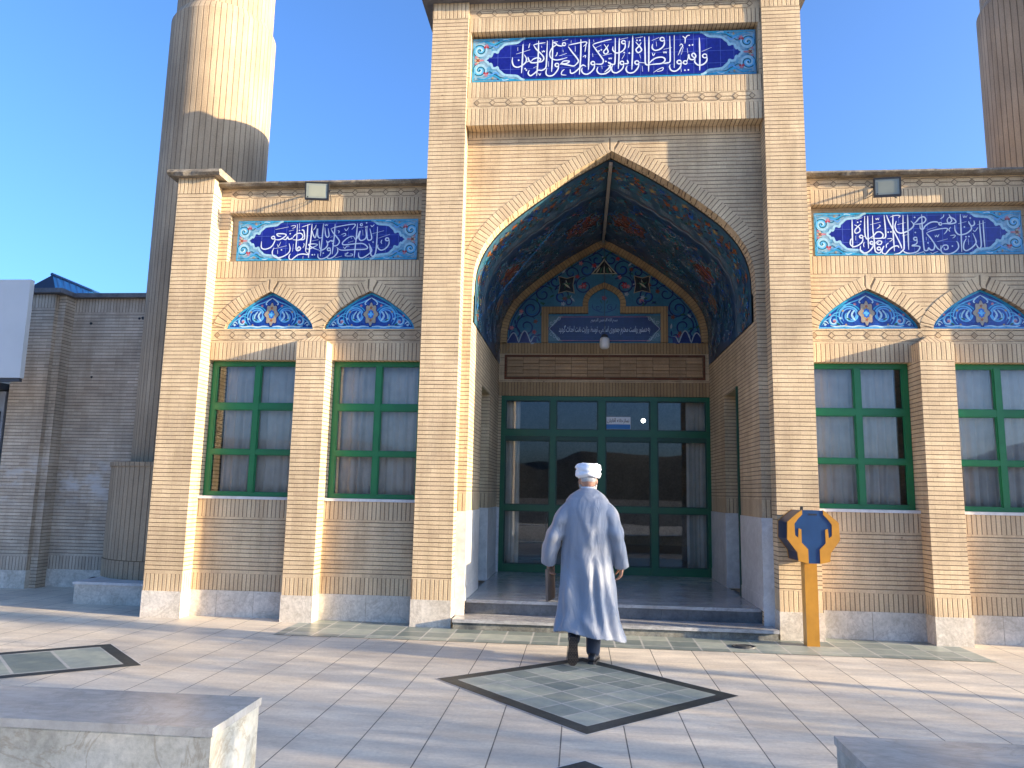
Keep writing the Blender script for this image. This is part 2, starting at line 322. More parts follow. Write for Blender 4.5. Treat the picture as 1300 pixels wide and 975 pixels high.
# paving: strips of cream stone running away from the camera
def paving_mat():
    m, nt, b = new_mat('cream paving slabs')
    ob = coords(nt, 'Object')
    v = scaled(nt, ob, (1, 1, 1), (0, 0, R(90)), (0, 0, 0))      # brick rows run along world y
    sh = nt.nodes.new('ShaderNodeVectorMath'); sh.operation = 'ADD'; sh.inputs[1].default_value = (0.35, 0.07, 0); nt.links.new(v, sh.inputs[0])
    bt = node(nt, 'ShaderNodeTexBrick', Scale=1.0); bt.offset = 0.37
    bt.inputs['Color1'].default_value = (0.70, 0.625, 0.50, 1); bt.inputs['Color2'].default_value = (0.64, 0.57, 0.46, 1); bt.inputs['Mortar'].default_value = (0.13, 0.12, 0.105, 1)
    bt.inputs['Mortar Size'].default_value = 0.0046; bt.inputs['Mortar Smooth'].default_value = 0.2
    bt.inputs['Brick Width'].default_value = 40.0; bt.inputs['Row Height'].default_value = 0.415; bt.inputs['Bias'].default_value = -0.1
    nt.links.new(sh.outputs[0], bt.inputs['Vector'])
    n1 = noise_out(nt, scaled(nt, ob, (0.7, 3.4, 1)), 2.2, 7, 0.62); n2 = noise_out(nt, ob, 40, 4); n3 = noise_out(nt, ob, 0.6, 6, 0.7)
    c = mixrgb(nt, bt.outputs['Color'], ramp(nt, n1, [(0.3, (0.78, 0.77, 0.78)), (0.7, (1.12, 1.10, 1.06))]), 1.0, 'MULTIPLY')  # streaks across the slabs: wear, with shadow streaks put into the colour
    c = mixrgb(nt, c, ramp(nt, n2, [(0.3, g3(0.9)), (0.7, g3(1.06))]), 1.0, 'MULTIPLY')
    c = mixrgb(nt, c, ramp(nt, n3, [(0.35, (0.80, 0.79, 0.78)), (0.6, g3(1))]), 1.0, 'MULTIPLY')
    sp_ = noise_out(nt, ob, 3.1, 9, 0.75); c = mixrgb(nt, c, (0.20, 0.185, 0.16), ramp(nt, sp_, [(0.60, g3(0)), (0.74, g3(0.55))]))
    ln = node(nt, 'ShaderNodeTexNoise', Scale=1.1, Detail=8.0, Roughness=0.6, Distortion=1.2); nt.links.new(scaled(nt, ob, (0.55, 2.6, 1)), ln.inputs['Vector'])
    c = mixrgb(nt, c, (0.36, 0.30, 0.235), ramp(nt, ln.outputs['Fac'], [(0.485, g3(0)), (0.50, g3(0.35)), (0.515, g3(0))]))
    nt.links.new(c, b.inputs['Base Color'])
    b.inputs['Specular IOR Level'].default_value = 0.3
    r = ramp(nt, n1, [(0.3, g3(0.46)), (0.7, g3(0.64))]); nt.links.new(r, b.inputs['Roughness'])
    inv = node(nt, 'ShaderNodeMath', operation='MULTIPLY'); inv.inputs[1].default_value = -1; nt.links.new(bt.outputs['Fac'], inv.inputs[0])
    bump(nt, b, inv.outputs[0], 0.5, 0.004)
    return m
M['paving'] = paving_mat()
def slate_mat():
    m, nt, b = new_mat('green slate tiles')
    uv = coords(nt, 'UV'); ob = coords(nt, 'Object')
    bt = node(nt, 'ShaderNodeTexBrick', Scale=1.0); bt.offset = 0.0
    bt.inputs['Color1'].default_value = (0.33, 0.355, 0.305, 1); bt.inputs['Color2'].default_value = (0.13, 0.16, 0.15, 1); bt.inputs['Mortar'].default_value = (0.42, 0.41, 0.38, 1)
    bt.inputs['Mortar Size'].default_value = 0.032; bt.inputs['Brick Width'].default_value = 1.0; bt.inputs['Row Height'].default_value = 1.0
    nt.links.new(uv, bt.inputs['Vector'])
    n = noise_out(nt, ob, 7, 6, 0.7)
    c = mixrgb(nt, bt.outputs['Color'], ramp(nt, n, [(0.3, (0.75, 0.78, 0.8)), (0.7, (1.2, 1.18, 1.1))]), 1.0, 'MULTIPLY')
    nt.links.new(c, b.inputs['Base Color']); b.inputs['Roughness'].default_value = 0.4
    bump(nt, b, n, 0.2, 0.004)
    return m
M['slate'] = slate_mat()
def ground_mat():
    m, nt, b = new_mat('open ground')
    n = noise_out(nt, coords(nt, 'Object'), 0.15, 8, 0.65)
    c = ramp(nt, n, [(0.3, (0.10, 0.095, 0.085)), (0.7, (0.18, 0.16, 0.13))])
    nt.links.new(c, b.inputs['Base Color']); b.inputs['Roughness'].default_value = 0.95
    return m
M['ground'] = ground_mat()
def hill_mat():
    m, nt, b = new_mat('bare hills')
    n = noise_out(nt, coords(nt, 'Object'), 0.05, 9, 0.7)
    c = ramp(nt, n, [(0.3, (0.022, 0.022, 0.016)), (0.7, (0.05, 0.046, 0.034))])
    nt.links.new(c, b.inputs['Base Color']); b.inputs['Roughness'].default_value = 1.0
    return m
M['hill'] = hill_mat()
M['asphalt'] = flat_mat('asphalt', (0.05, 0.05, 0.052), 0.9, var=0.3, scale=2)
def bark_mat():
    m, nt, b = new_mat('bark')
    n = noise_out(nt, scaled(nt, coords(nt, 'Object'), (14, 14, 3)), 1.0, 6)
    c = ramp(nt, n, [(0.3, (0.05, 0.038, 0.03)), (0.7, (0.14, 0.11, 0.085))])
    nt.links.new(c, b.inputs['Base Color']); b.inputs['Roughness'].default_value = 0.9; bump(nt, b, n, 0.6, 0.02)
    return m
M['bark'] = bark_mat()
M['leaf'] = flat_mat('leaf', (0.06, 0.085, 0.025), 0.6, var=0.4, scale=3)

# ---------------------------------------------------------------- mesh helpers
class MB:
    """collects faces (with uv and material) and links them as one mesh object"""
    def __init__(s): s.v = []; s.f = []; s.uv = []; s.m = []; s.mats = []; s.sm = []
    def mi(s, mat):
        if mat not in s.mats: s.mats.append(mat)
        return s.mats.index(mat)
    def face(s, pts, uvs=None, mat='brick', smooth=False):
        i = len(s.v); s.v += [tuple(p) for p in pts]; s.f.append(list(range(i, i+len(pts))))
        s.uv.append(uvs or [(p[0], p[2]) for p in pts]); s.m.append(s.mi(mat)); s.sm.append(smooth)
    def box(s, x0, x1, y0, y1, z0, z1, mat='brick', top=None, skip='', sold=None):
        if x0 > x1: x0, x1 = x1, x0
        sold = mat in ('soldier', 'rim', 'soldier_dark') if sold is None else sold
        h = z1-z0
        def vv(z): return (z-z0)*(0.21/h) if sold else z
        def put(pts, ax, mt):
            if ax == 'z': uv = [(p[0], p[1]) for p in pts]
            else: uv = [((p[0] if ax == 'y' else p[1]), vv(p[2])) for p in pts]
            s.face(pts, uv, mt)
        if 'f' not in skip: put([(x0,y0,z0),(x1,y0,z0),(x1,y0,z1),(x0,y0,z1)], 'y', mat)
        if 'b' not in skip: put([(x1,y1,z0),(x0,y1,z0),(x0,y1,z1),(x1,y1,z1)], 'y', mat)
        if 'l' not in skip: put([(x0,y1,z0),(x0,y0,z0),(x0,y0,z1),(x0,y1,z1)], 'x', mat)
        if 'r' not in skip: put([(x1,y0,z0),(x1,y1,z0),(x1,y1,z1),(x1,y0,z1)], 'x', mat)
        if 't' not in skip: put([(x0,y0,z1),(x1,y0,z1),(x1,y1,z1),(x0,y1,z1)], 'z', top or mat)
        if 'd' not in skip: put([(x0,y1,z0),(x1,y1,z0),(x1,y0,z0),(x0,y0,z0)], 'z', top or mat)
    def prism(s, poly, y0, y1, mat, side=None, uvf=None):
        """polygon in x,z (counter-clockwise seen from -y) pushed from y0 (front) to y1"""
        uvf = uvf or (lambda x, z: (x, z))
        tri = tessellate_polygon([[Vector((x, z, 0)) for x, z in poly]])
        ar = sum(poly[i-1][0]*poly[i][1]-poly[i][0]*poly[i-1][1] for i in range(len(poly)))
        P = poly if ar > 0 else poly[::-1]
        tri = tessellate_polygon([[Vector((x, z, 0)) for x, z in P]])
        for t in tri:
            q = [P[i] for i in t]
            a2 = (q[1][0]-q[0][0])*(q[2][1]-q[0][1])-(q[2][0]-q[0][0])*(q[1][1]-q[0][1])
            if a2 < 0: q = q[::-1]
            s.face([(x, y0, z) for x, z in q], [uvf(x, z) for x, z in q], mat)
            s.face([(x, y1, z) for x, z in q[::-1]], [uvf(x, z) for x, z in q[::-1]], mat)
        for i in range(len(P)):
            a, b = P[i], P[(i+1) % len(P)]
            s.face([(a[0],y0,a[1]),(a[0],y1,a[1]),(b[0],y1,b[1]),(b[0],y0,b[1])], [(a[0]+y0,a[1]),(a[0]+y1,a[1]),(b[0]+y1,b[1]),(b[0]+y0,b[1])], side or mat)
    def grid(s, P, mat, smooth=True, uv=None, closed_u=False):
        """P[i][j] points"""
        n, m = len(P), len(P[0]); i0 = len(s.v)
        for r in P: s.v += [tuple(p) for p in r]
        k = s.mi(mat)
        for i in range(n-1):
            for j in range(m if closed_u else m-1):
                j2 = (j+1) % m
                s.f.append([i0+i*m+j, i0+i*m+j2, i0+(i+1)*m+j2, i0+(i+1)*m+j]); s.m.append(k); s.sm.append(smooth)
                if uv: s.uv.append([uv(i, j), uv(i, j+1), uv(i+1, j+1), uv(i+1, j)])
                else: s.uv.append([(j, i), (j+1, i), (j+1, i+1), (j, i+1)])
    def tube(s, pts, rad, mat, n=10, cap=True, squash=None):
        pts = [Vector(p) for p in pts]
        if not isinstance(rad, (list, tuple)): rad = [rad]*len(pts)
        rings = []; prev = None
        for i, p in enumerate(pts):
            t = (pts[min(i+1, len(pts)-1)]-pts[max(i-1, 0)]).normalized()
            if prev is None:
                a = Vector((0, 0, 1)) if abs(t.z) < 0.9 else Vector((1, 0, 0))
                prev = t.cross(a).normalized()
            u = (prev - t*prev.dot(t)).normalized(); prev = u; w = t.cross(u)
            rings.append([p+(u*math.cos(2*math.pi*k/n)+w*math.sin(2*math.pi*k/n))*rad[i] for k in range(n)])
        s.grid(rings, mat, True, closed_u=True)
        if cap:
            s.face(rings[0][::-1], [(0, 0)]*n, mat); s.face(rings[-1], [(0, 0)]*n, mat)
    def ball(s, c, r, mat, n=14, rot=None, uvm=True):
        c = Vector(c); r = (r, r, r) if isinstance(r, (int, float)) else r
        P = []
        for i in range(n+1):
            th = math.pi*i/n; row = []
            for j in range(2*n):
                ph = math.pi*j/n
                v = Vector((math.sin(th)*math.cos(ph)*r[0], math.sin(th)*math.sin(ph)*r[1], -math.cos(th)*r[2]))
                if rot: v = rot @ v
                row.append(c+v)
            P.append(row)
        s.grid(P, mat, True, closed_u=True)
    def build(s, name, parent=None, kind=None, label=None, merge=False):
        me = bpy.data.meshes.new(name); me.from_pydata(s.v, [], s.f)
        for m in s.mats: me.materials.append(M[m])
        ul = me.uv_layers.new(name='UVMap')
        flat = [c for f in s.uv for uv in f for c in uv]
        ul.data.foreach_set('uv', flat)
        me.polygons.foreach_set('material_index', s.m); me.polygons.foreach_set('use_smooth', s.sm)
        if merge:
            bm = bmesh.new(); bm.from_mesh(me); bmesh.ops.remove_doubles(bm, verts=bm.verts, dist=1e-5); bm.to_mesh(me); bm.free()
        me.update()
        o = bpy.data.objects.new(name, me); C.objects.link(o)
        if parent is not None:
            o.parent = parent
            p = parent; off = Vector((0, 0, 0))
            while p is not None: off += p.location; p = p.parent
            o.location = -off
        if kind: o['kind'] = kind
        if label: o['label'] = label
        return o
def thing(name, loc, label, cat, group=None, parent=None):
    o = bpy.data.objects.new(name, None); C.objects.link(o); o.location = loc; o.empty_display_size = 0.2
    o['label'] = label; o['category'] = cat
    if group: o['group'] = group
    return o
def tag(o, label, cat, group=None):
    o['label'] = label; o['category'] = cat
    if group: o['group'] = group
    return o
def bevel(o, w=0.004, seg=2):
    m = o.modifiers.new('bevel', 'BEVEL'); m.width = w; m.segments = seg; m.limit_method = 'ANGLE'; m.angle_limit = R(40)
    return o
def catmull(pts, n=6):
    if len(pts) < 3: return [Vector(p) for p in pts]
    P = [Vector(p) for p in pts]; P = [P[0]*2-P[1]]+P+[P[-1]*2-P[-2]]; out = []
    for i in range(1, len(P)-2):
        for k in range(n):
            t = k/n; a, b, c, d = P[i-1], P[i], P[i+1], P[i+2]
            out.append(0.5*((2*b)+(c-a)*t+(2*a-5*b+4*c-d)*t*t+(3*b-a-3*c+d)*t**3))
    out.append(P[-2]); return out
class Decor:
    """flat glazed strokes and patches laid on a surface given by mp(u, v, height) -> point; each sits a hair above the last"""
    def __init__(s, mp, h0=0.0015, dh=0.00012): s.mb = MB(); s.mp = mp; s.h = h0; s.dh = dh
    def stroke(s, pts, w, mat, n=6, taper=0.35, smooth=True):
        P = catmull([(p[0], p[1]) for p in pts], n) if smooth else [Vector(p) for p in pts]
        if len(P) < 2: return
        N = len(P); L = []; Rr = []
        for i, p in enumerate(P):
            t = P[min(i+1, N-1)]-P[max(i-1, 0)]
            if t.length < 1e-9: t = Vector((1, 0))
            t.normalize(); nn = Vector((-t.y, t.x))
            e = min(i, N-1-i)/max(1, N*0.16); k = taper+(1-taper)*min(1, e)
            ww = w*0.5*k; hh = s.h+0.0003*i/N
            L.append(s.mp(p.x+nn.x*ww, p.y+nn.y*ww, hh)); Rr.append(s.mp(p.x-nn.x*ww, p.y-nn.y*ww, hh))
        s.mb.grid([Rr, L], mat, False); s.h += s.dh
    def patch(s, poly, mat):
        tri = tessellate_polygon([[Vector((x, y, 0)) for x, y in poly]])
        for t in tri:
            q = [poly[i] for i in t]
            a2 = (q[1][0]-q[0][0])*(q[2][1]-q[0][1])-(q[2][0]-q[0][0])*(q[1][1]-q[0][1])
            if a2 < 0: q = q[::-1]
            s.mb.face([s.mp(x, y, s.h) for x, y in q], [(x, y) for x, y in q], mat)
        s.h += s.dh
    def spiral(s, cx, cy, r, a0, turns, w, mat, flip=1, r1=0.18, lead=None):
        n = int(14*abs(turns))+4
        pts = [(cx+(r*(1-t)+r*r1*t)*math.cos(a0+flip*2*math.pi*turns*t), cy+(r*(1-t)+r*r1*t)*math.sin(a0+flip*2*math.pi*turns*t)) for t in [i/n for i in range(n+1)]]
        if lead: pts = lead+pts
        s.stroke(pts, w, mat, n=3)
        return pts
    def flower(s, cx, cy, r, petals, mat, mat2=None, a0=0.0, inner=0.45):
        n = petals*8
        s.patch([(cx+r*(inner+(1-inner)*abs(math.cos(petals*0.5*(2*math.pi*i/n))))*math.cos(a0+2*math.pi*i/n), cy+r*(inner+(1-inner)*abs(math.cos(petals*0.5*(2*math.pi*i/n))))*math.sin(a0+2*math.pi*i/n)) for i in range(n)], mat)
        if mat2: s.patch([(cx+r*0.36*math.cos(2*math.pi*i/8), cy+r*0.36*math.sin(2*math.pi*i/8)) for i in range(8)], mat2)
    def leaf(s, cx, cy, l, a, mat, k=0.32):
        ca, sa = math.cos(a), math.sin(a); pts = []
        for t, w in ((0, 0), (0.25, k*0.8), (0.5, k), (0.75, k*0.6), (1, 0), (0.75, -k*0.6), (0.5, -k), (0.25, -k*0.8)):
            x, y = (t-0.5)*l, w*l*0.5; pts.append((cx+x*ca-y*sa, cy+x*sa+y*ca))
        s.patch(pts, mat)
    def build(s, name, parent): return s.mb.build(name, parent)
# ================================================================ ground
def sheet(name, pts, z, mat, uvf=None):
    mb = MB(); mb.face([(x, y, z) for x, y in pts], [(uvf(x, y) if uvf else (x, y)) for x, y in pts], mat)
    return mb.build(name, None, kind='structure')
sheet('ground', [(-900, -900), (900, -900), (900, 900), (-900, 900)], -0.008, 'ground')
sheet('paving', [(-45, -23), (60, -23), (60, 2.4), (-45, 2.4)], 0.0, 'paving')
sheet('added_road', [(-300, -62), (300, -62), (300, -23.2), (-300, -23.2)], 0.0, 'asphalt')  # unseen road, added to darken what the lower door panes reflect
TS = 0.29
sheet('slate_paving', [(-3.60, -0.74), (3.68, -0.74), (3.68, 0.215), (-3.60, 0.215)], 0.004, 'slate', lambda x, y: (x/TS, y/TS))
def inlay(F, Rt, B, L, nx, ny, bw):
    """dark bordered inlay of slate tiles in the paving; corners far, right, near, left"""
    cx = sum(p[0] for p in (F, Rt, B, L))/4; cy = sum(p[1] for p in (F, Rt, B, L))/4
    mb = MB(); z = 0.004
    O = [Vector(p) for p in (L, B, Rt, F)]
    def inset(P, d):
        out = []
        for i in range(4):
            a, b, c = P[i-1], P[i], P[(i+1) % 4]
            e1 = (b-a).normalized(); e2 = (c-b).normalized(); n1 = Vector((-e1.y, e1.x)); n2 = Vector((-e2.y, e2.x))
            m = (n1+n2); m = m/max(1e-6, m.dot(n1)); out.append(b+m*d)
        return out
    I = inset(O, bw)
    for i in range(4):
        a, b, c, d = O[i], O[(i+1) % 4], I[(i+1) % 4], I[i]
        mb.face([(p.x, p.y, z) for p in (a, b, c, d)], [(p.x, p.y) for p in (a, b, c, d)], 'blackmarble')
    mb.face([(p.x, p.y, z) for p in I], [(0, 0), (nx, 0), (nx, ny), (0, ny)], 'slate')
    # white joint where the inlay meets the slabs
    G = inset(O, -0.008)
    for i in range(4):
        a, b, c, d = G[i], G[(i+1) % 4], O[(i+1) % 4], O[i]
        mb.face([(p.x, p.y, z-0.001) for p in (a, b, c, d)], [(0, 0)]*4, 'marble')
    return mb.build('paving_inlay', None, kind='structure')
inlay((-0.335, -1.27), (0.877, -2.41), (-0.32, -3.535), (-1.545, -2.28), 6, 6, 0.12)
inlay((-0.335, -4.02), (0.877, -5.16), (-0.32, -6.29), (-1.545, -5.03), 6, 6, 0.12)
inlay((-4.93, -1.49), (-4.14, -2.26), (-5.6, -3.36), (-6.39, -2.59), 1, 4, 0.11)

# hills all round beyond the square (seen in the windows)
def hills():
    mb = MB(); n = 160; rows = []
    for j, (rr, k) in enumerate(((170, 0.0), (230, 0.45), (300, 0.85), (360, 1.0), (430, 0.75))):
        row = []
        for i in range(n+1):
            a = 2*math.pi*i/n + 0.0
            hgt = 26*(0.55+0.9*noise.noise(Vector((math.cos(a)*2.3, math.sin(a)*2.3, 3.1)))+0.35*noise.noise(Vector((math.cos(a)*8, math.sin(a)*8, 1.0))))
            toSun = math.atan2(S.y, S.x); da = abs((a-toSun+math.pi) % (2*math.pi)-math.pi)
            hgt = max(5, hgt+9)*(0.30+0.70*min(1, da/0.8))
            if math.sin(a) > 0.15: hgt *= 0.25
            row.append((rr*math.cos(a), rr*math.sin(a), -0.5+hgt*k+2.5*k*noise.noise(Vector((a*30, rr*0.05, 0)))))
        rows.append(row)
    mb.grid(rows, 'hill'); mb.build('hills', None, kind='structure')
hills()

# ================================================================ shared masonry
def offs(prof, d):
    """offset a polyline (right base -> apex -> left base) outwards by d"""
    out = []; n = len(prof)
    for i, p in enumerate(prof):
        a = Vector(prof[max(i-1, 0)]); b = Vector(p); c = Vector(prof[min(i+1, n-1)])
        e1 = (b-a).normalized() if i else (c-b).normalized(); e2 = (c-b).normalized() if i < n-1 else e1
        n1 = Vector((e1.y, -e1.x)); n2 = Vector((e2.y, -e2.x)); m = n1+n2; m = m/max(0.35, m.dot(n1))
        q = b+m*d; out.append((q.x, q.y))
    return out
def full(half, cx=0.0):
    """half profile (base -> apex, x>=0) to a whole one from right base to left base"""
    return [(cx+x, z) for x, z in half]+[(cx-x, z) for x, z in half[:-1][::-1]]
def resample(prof, n=5, sharp=None):
    return [(p.x, p.y) for p in catmull(prof, n)]
def ring(mb, prof, d, y0, y1, mat, proud=0.0, outside=True):
    out = offs(prof, d); acc = 0
    for i in range(len(prof)-1):
        a, b = prof[i], prof[i+1]; A, B = out[i], out[i+1]
        L = math.hypot(b[0]-a[0], b[1]-a[1]); k = 1.0
        u0, u1 = acc, acc+L; acc += L
        mb.face([(a[0],y0,a[1]),(A[0],y0,A[1]),(B[0],y0,B[1]),(b[0],y0,b[1])], [(u0,0.0),(u0,0.2),(u1,0.2),(u1,0.0)], mat)
        mb.face([(a[0],y0,a[1]),(b[0],y0,b[1]),(b[0],y1,b[1]),(a[0],y1,a[1])], [(u0,0.0),(u1,0.0),(u1,0.2),(u0,0.2)], mat)
        if outside: mb.face([(A[0],y0,A[1]),(A[0],y1,A[1]),(B[0],y1,B[1]),(B[0],y0,B[1])], [(u0,0),(u0,0.2),(u1,0.2),(u1,0)], mat)
M['plain'] = brick_mat('long brick course', BR1, BR2, MO, bw=0.42, rh=0.12, off=0.5, ms=0.003, pitch=0.13)
M['joint'] = flat_mat('dark joint', MO, 0.9)
def diamond_band(name, parent, x0, x1, zc, y, pitch=0.2, r=0.036):
    """a course of small diamond bricks with the joints that run between them"""
    d = Decor(lambda u, v, h: Vector((u, y-h, v)), 0.0012, 0.00002)
    n = max(1, int((x1-x0-0.08)/pitch)); st = x0+((x1-x0)-n*pitch)/2
    for i in range(n+1):
        x = st+i*pitch
        d.patch([(x-r*0.8, zc), (x, zc-r*0.8), (x+r*0.8, zc), (x, zc+r*0.8)], 'diamond_a' if (i*7) % 3 else 'diamond_b')
        d.stroke([(x-r, zc), (x, zc+r), (x+r, zc), (x, zc-r), (x-r, zc)], 0.011, 'joint', smooth=False, taper=1)
        if i < n:
            xa, xb = x+r, x+pitch-r
            d.stroke([(xa, zc), (xb, zc)], 0.008, 'joint', smooth=False, taper=1)
            d.stroke([(x, zc+r), (x+0.03, zc+r+0.018), (x+pitch-0.03, zc+r+0.018), (x+pitch, zc+r)], 0.006, 'joint', smooth=False, taper=1)
            d.stroke([(x, zc-r), (x+0.03, zc-r-0.018), (x+pitch-0.03, zc-r-0.018), (x+pitch, zc-r)], 0.006, 'joint', smooth=False, taper=1)
    return d.build(name, parent)
M['diamond_a'] = flat_mat('diamond brick', (0.48, 0.36, 0.22), 0.85, var=0.2, scale=12)
M['diamond_b'] = flat_mat('dark diamond brick', (0.36, 0.26, 0.155), 0.85, var=0.2, scale=12)

def rough_coping(name, parent, x0, x1, y0, y1, z0, z1, mat='coping', amp=0.012, seed=0):
    """a mortar capped coping with an uneven edge"""
    mb = MB(); n = max(6, int((x1-x0)/0.05)); rows = []
    for i in range(n+1):
        x = x0+(x1-x0)*i/n; r = []
        prof = [(y1, z0), (y0+0.03, z0-0.004), (y0, z0+(z1-z0)*0.35), (y0+0.01, z0+(z1-z0)*0.75), (y0+0.05, z1), ((y0+y1)/2, z1+0.006), (y1, z1)]
        for k, (y, z) in enumerate(prof):
            q = noise.noise(Vector((x*7+seed, k*1.7, seed)))*amp+noise.noise(Vector((x*31+seed, k*3.1, 4)))*amp*0.7
            r.append((x, y+(q if 0 < k < 5 else 0), z+q*0.8))
        rows.append(r)
    mb.grid(rows, mat, False)
    mb.face([tuple(p) for p in rows[0]], None, mat); mb.face([tuple(p) for p in rows[-1]][::-1], None, mat)
    return mb.build(name, parent)

def pier_mesh(x0, x1, y0, y1, top, capband=None, zb=0.505):
    mb = MB()
    mb.box(x0-0.006, x1+0.006, y0-0.006, y1, 0, 0.305, 'plinth')
    mb.box(x0, x1, y0, y1, 0.305, zb, 'soldier')
    if capband:
        mb.box(x0, x1, y0, y1, zb, capband, 'brick'); mb.box(x0-0.002, x1+0.002, y0-0.002, y1, capband, top, 'soldier')
    else: mb.box(x0, x1, y0, y1, zb, top, 'brick')
    return mb

# ---------------------------------------------------------------- tile panel with Arabic lettering
def lerp2(q, c):      # bilinear: zoom pixel -> (u, v) in the panel, corners tl, tr, br, bl
    tl, tr, br, bl = [Vector(p) for p in c]; p = Vector(q); u = v = 0.5
    for _ in range(12):
        P = tl*(1-u)*(1-v)+tr*u*(1-v)+br*u*v+bl*(1-u)*v
        du = (tr-tl)*(1-v)+(br-bl)*v; dv = (bl-tl)*(1-u)+(br-tr)*u; e = p-P
        det = du.x*dv.y-du.y*dv.x
        u += (e.x*dv.y-e.y*dv.x)/det; v += (du.x*e.y-du.y*e.x)/det
    return u, v
def parse(txt):
    out = []
    for ln in txt.strip().split('\n'):
        ln = ln.strip()
        if not ln: continue
        w = 1.0
        if ln[0] == '*': w, ln = ln[1:].split(' ', 1); w = float(w)
        out.append((w, [tuple(float(c) for c in t.split(',')) for t in ln.split()]))
    return out
def loop(cx, cy, r=22):   # a closed little bowl of a letter
    return ' '.join('%g,%g' % (cx+r*math.cos(a), cy+r*0.85*math.sin(a)) for a in [2*math.pi*i/8 for i in range(9)])
def tile_panel(parent, x0, x1, z0, z1, y, sets, pen, name='inscription_panel'):
    """sets: list of (text, ox, oy, scale, corners)"""
    H = z1-z0; W = x1-x0
    mb = MB(); mb.box(x0, x1, y, y+0.02, z0, z1, 't_border')
    base = mb.build(name, parent)
    d = Decor(lambda u, v, h: Vector((x0+u, y-h, z0+v)), 0.0012, 0.00004)
    # cobalt cartouche with lobed ends
    lob = [(0.27,0.5),(0.33,0.55),(0.355,0.60),(0.40,0.585),(0.42,0.63),(0.44,0.68),(0.50,0.69),(0.545,0.67),(0.565,0.73),(0.63,0.79),(0.70,0.85),(0.85,0.87),(0.97,0.885),(1.05,0.95),(1.13,0.985)]
    half = [(a*H, b*H) for a, b in lob]
    bot = [(x, H-z) for x, z in half]
    left = [p for p in bot[::-1]][:-1]+half               # from bottom to top along the left end
    right = [(W-x, z) for x, z in left[::-1]]
    d.patch(left+right, 'g_mutewhite') if False else None
    # pale outline strokes around the cartouche
    ob = MB()
    d.patch([(0.012, 0.012), (W-0.012, 0.012), (W-0.012, H-0.012), (0.012, H-0.012)], 't_border')
    d.patch(left+right, 't_cobalt')
    d.build('cartouche', base)
    o = Decor(lambda u, v, h: Vector((x0+u, y-h, z0+v)), 0.0030, 0.00003)
    fr = [(0.01,0.01),(W-0.01,0.01),(W-0.01,H-0.01),(0.01,H-0.01),(0.01,0.01)]
    o.stroke(fr, 0.014, 'g_turq', smooth=False, taper=1); o.stroke([(p[0]*(W-0.04)/W+0.02, p[1]*(H-0.04)/H+0.02) for p in fr], 0.005, 'g_teal', smooth=False, taper=1)
    o.stroke(left, 0.028*H/0.54, 'g_pale', n=3, taper=1); o.stroke(right, 0.028*H/0.54, 'g_pale', n=3, taper=1)
    for sx in (0, 1):
        fx = (lambda x: x) if sx == 0 else (lambda x: W-x)
        for sy in (1, -1):
            fz = lambda z, sy=sy: H*0.5+sy*z
            def st(p, w, m, **k): o.stroke([(fx(a*H), fz(b*H)) for a, b in p], w*H, m, **k)
            def sp(cx, cy, r, a0, turns, w, m, flip):
                n = int(16*turns)+4
                st([(cx+(r*(1-t*0.85))*math.cos(a0+flip*2*math.pi*turns*t), cy+(r*(1-t*0.85))*math.sin(a0+flip*2*math.pi*turns*t)) for t in [i/n for i in range(n+1)]], w, m, n=2)
            o.patch([(fx((0.17+0.15*math.cos(t))*H), fz((0.23+0.15*math.sin(t))*H)) for t in [2*math.pi*i/16 for i in range(16)]], 'g_pale')
            sp(0.17, 0.23, 0.165, math.pi*1.5, 1.5, 0.030, 'g_teal', -1)
            sp(0.165, 0.235, 0.125, math.pi*1.4, 1.3, 0.028, 'g_sky', -1)
            o.patch([(fx((0.17+0.055*math.cos(t))*H), fz((0.22+0.055*math.sin(t))*H)) for t in [2*math.pi*i/10 for i in range(10)]], 'g_whiteblue')
            o.patch([(fx((0.165+0.025*math.cos(t))*H), fz((0.23+0.025*math.sin(t))*H)) for t in [2*math.pi*i/8 for i in range(8)]], 'g_teal')
            st([(0.10,0.40),(0.25,0.44),(0.36,0.40),(0.46,0.36),(0.55,0.40),(0.62,0.45),(0.74,0.44),(0.86,0.46),(1.0,0.475)], 0.030, 'g_turq')
            st([(0.30,0.30),(0.38,0.27),(0.44,0.31),(0.52,0.35),(0.60,0.40),(0.70,0.42)], 0.022, 'g_teal')
            st([(0.34,0.36),(0.44,0.33),(0.52,0.29),(0.58,0.36)], 0.03, 'g_ltblue')
            st([(0.04,0.42),(0.05,0.30),(0.04,0.16)], 0.022, 'g_sky'); st([(0.60,0.44),(0.70,0.47),(0.80,0.45)], 0.02, 'g_whiteblue')
            for (cx, cy, r, m) in ((0.30,0.33,0.045,'g_pink'),(0.27,0.30,0.035,'g_red'),(0.33,0.30,0.03,'g_red'),(0.45,0.42,0.026,'g_gold'),(0.56,0.445,0.02,'g_navy'),(0.08,0.08,0.03,'g_pink')):
                o.flower(fx(cx*H), fz(cy*H), r*H, 5, m)
        o.flower(fx(0.12*H), H*0.5, 0.075*H, 4, 'g_cream'); o.flower(fx(0.12*H), H*0.5, 0.05*H, 4, 'g_orange', 'g_rust', math.pi/4); o.leaf(fx(0.2*H), H*0.5, 0.14*H, 0, 'g_pink')
    o.build('border_ornament', base)
    l = Decor(lambda u, v, h: Vector((x0+u, y-h, z0+v)), 0.0050, 0.00003)
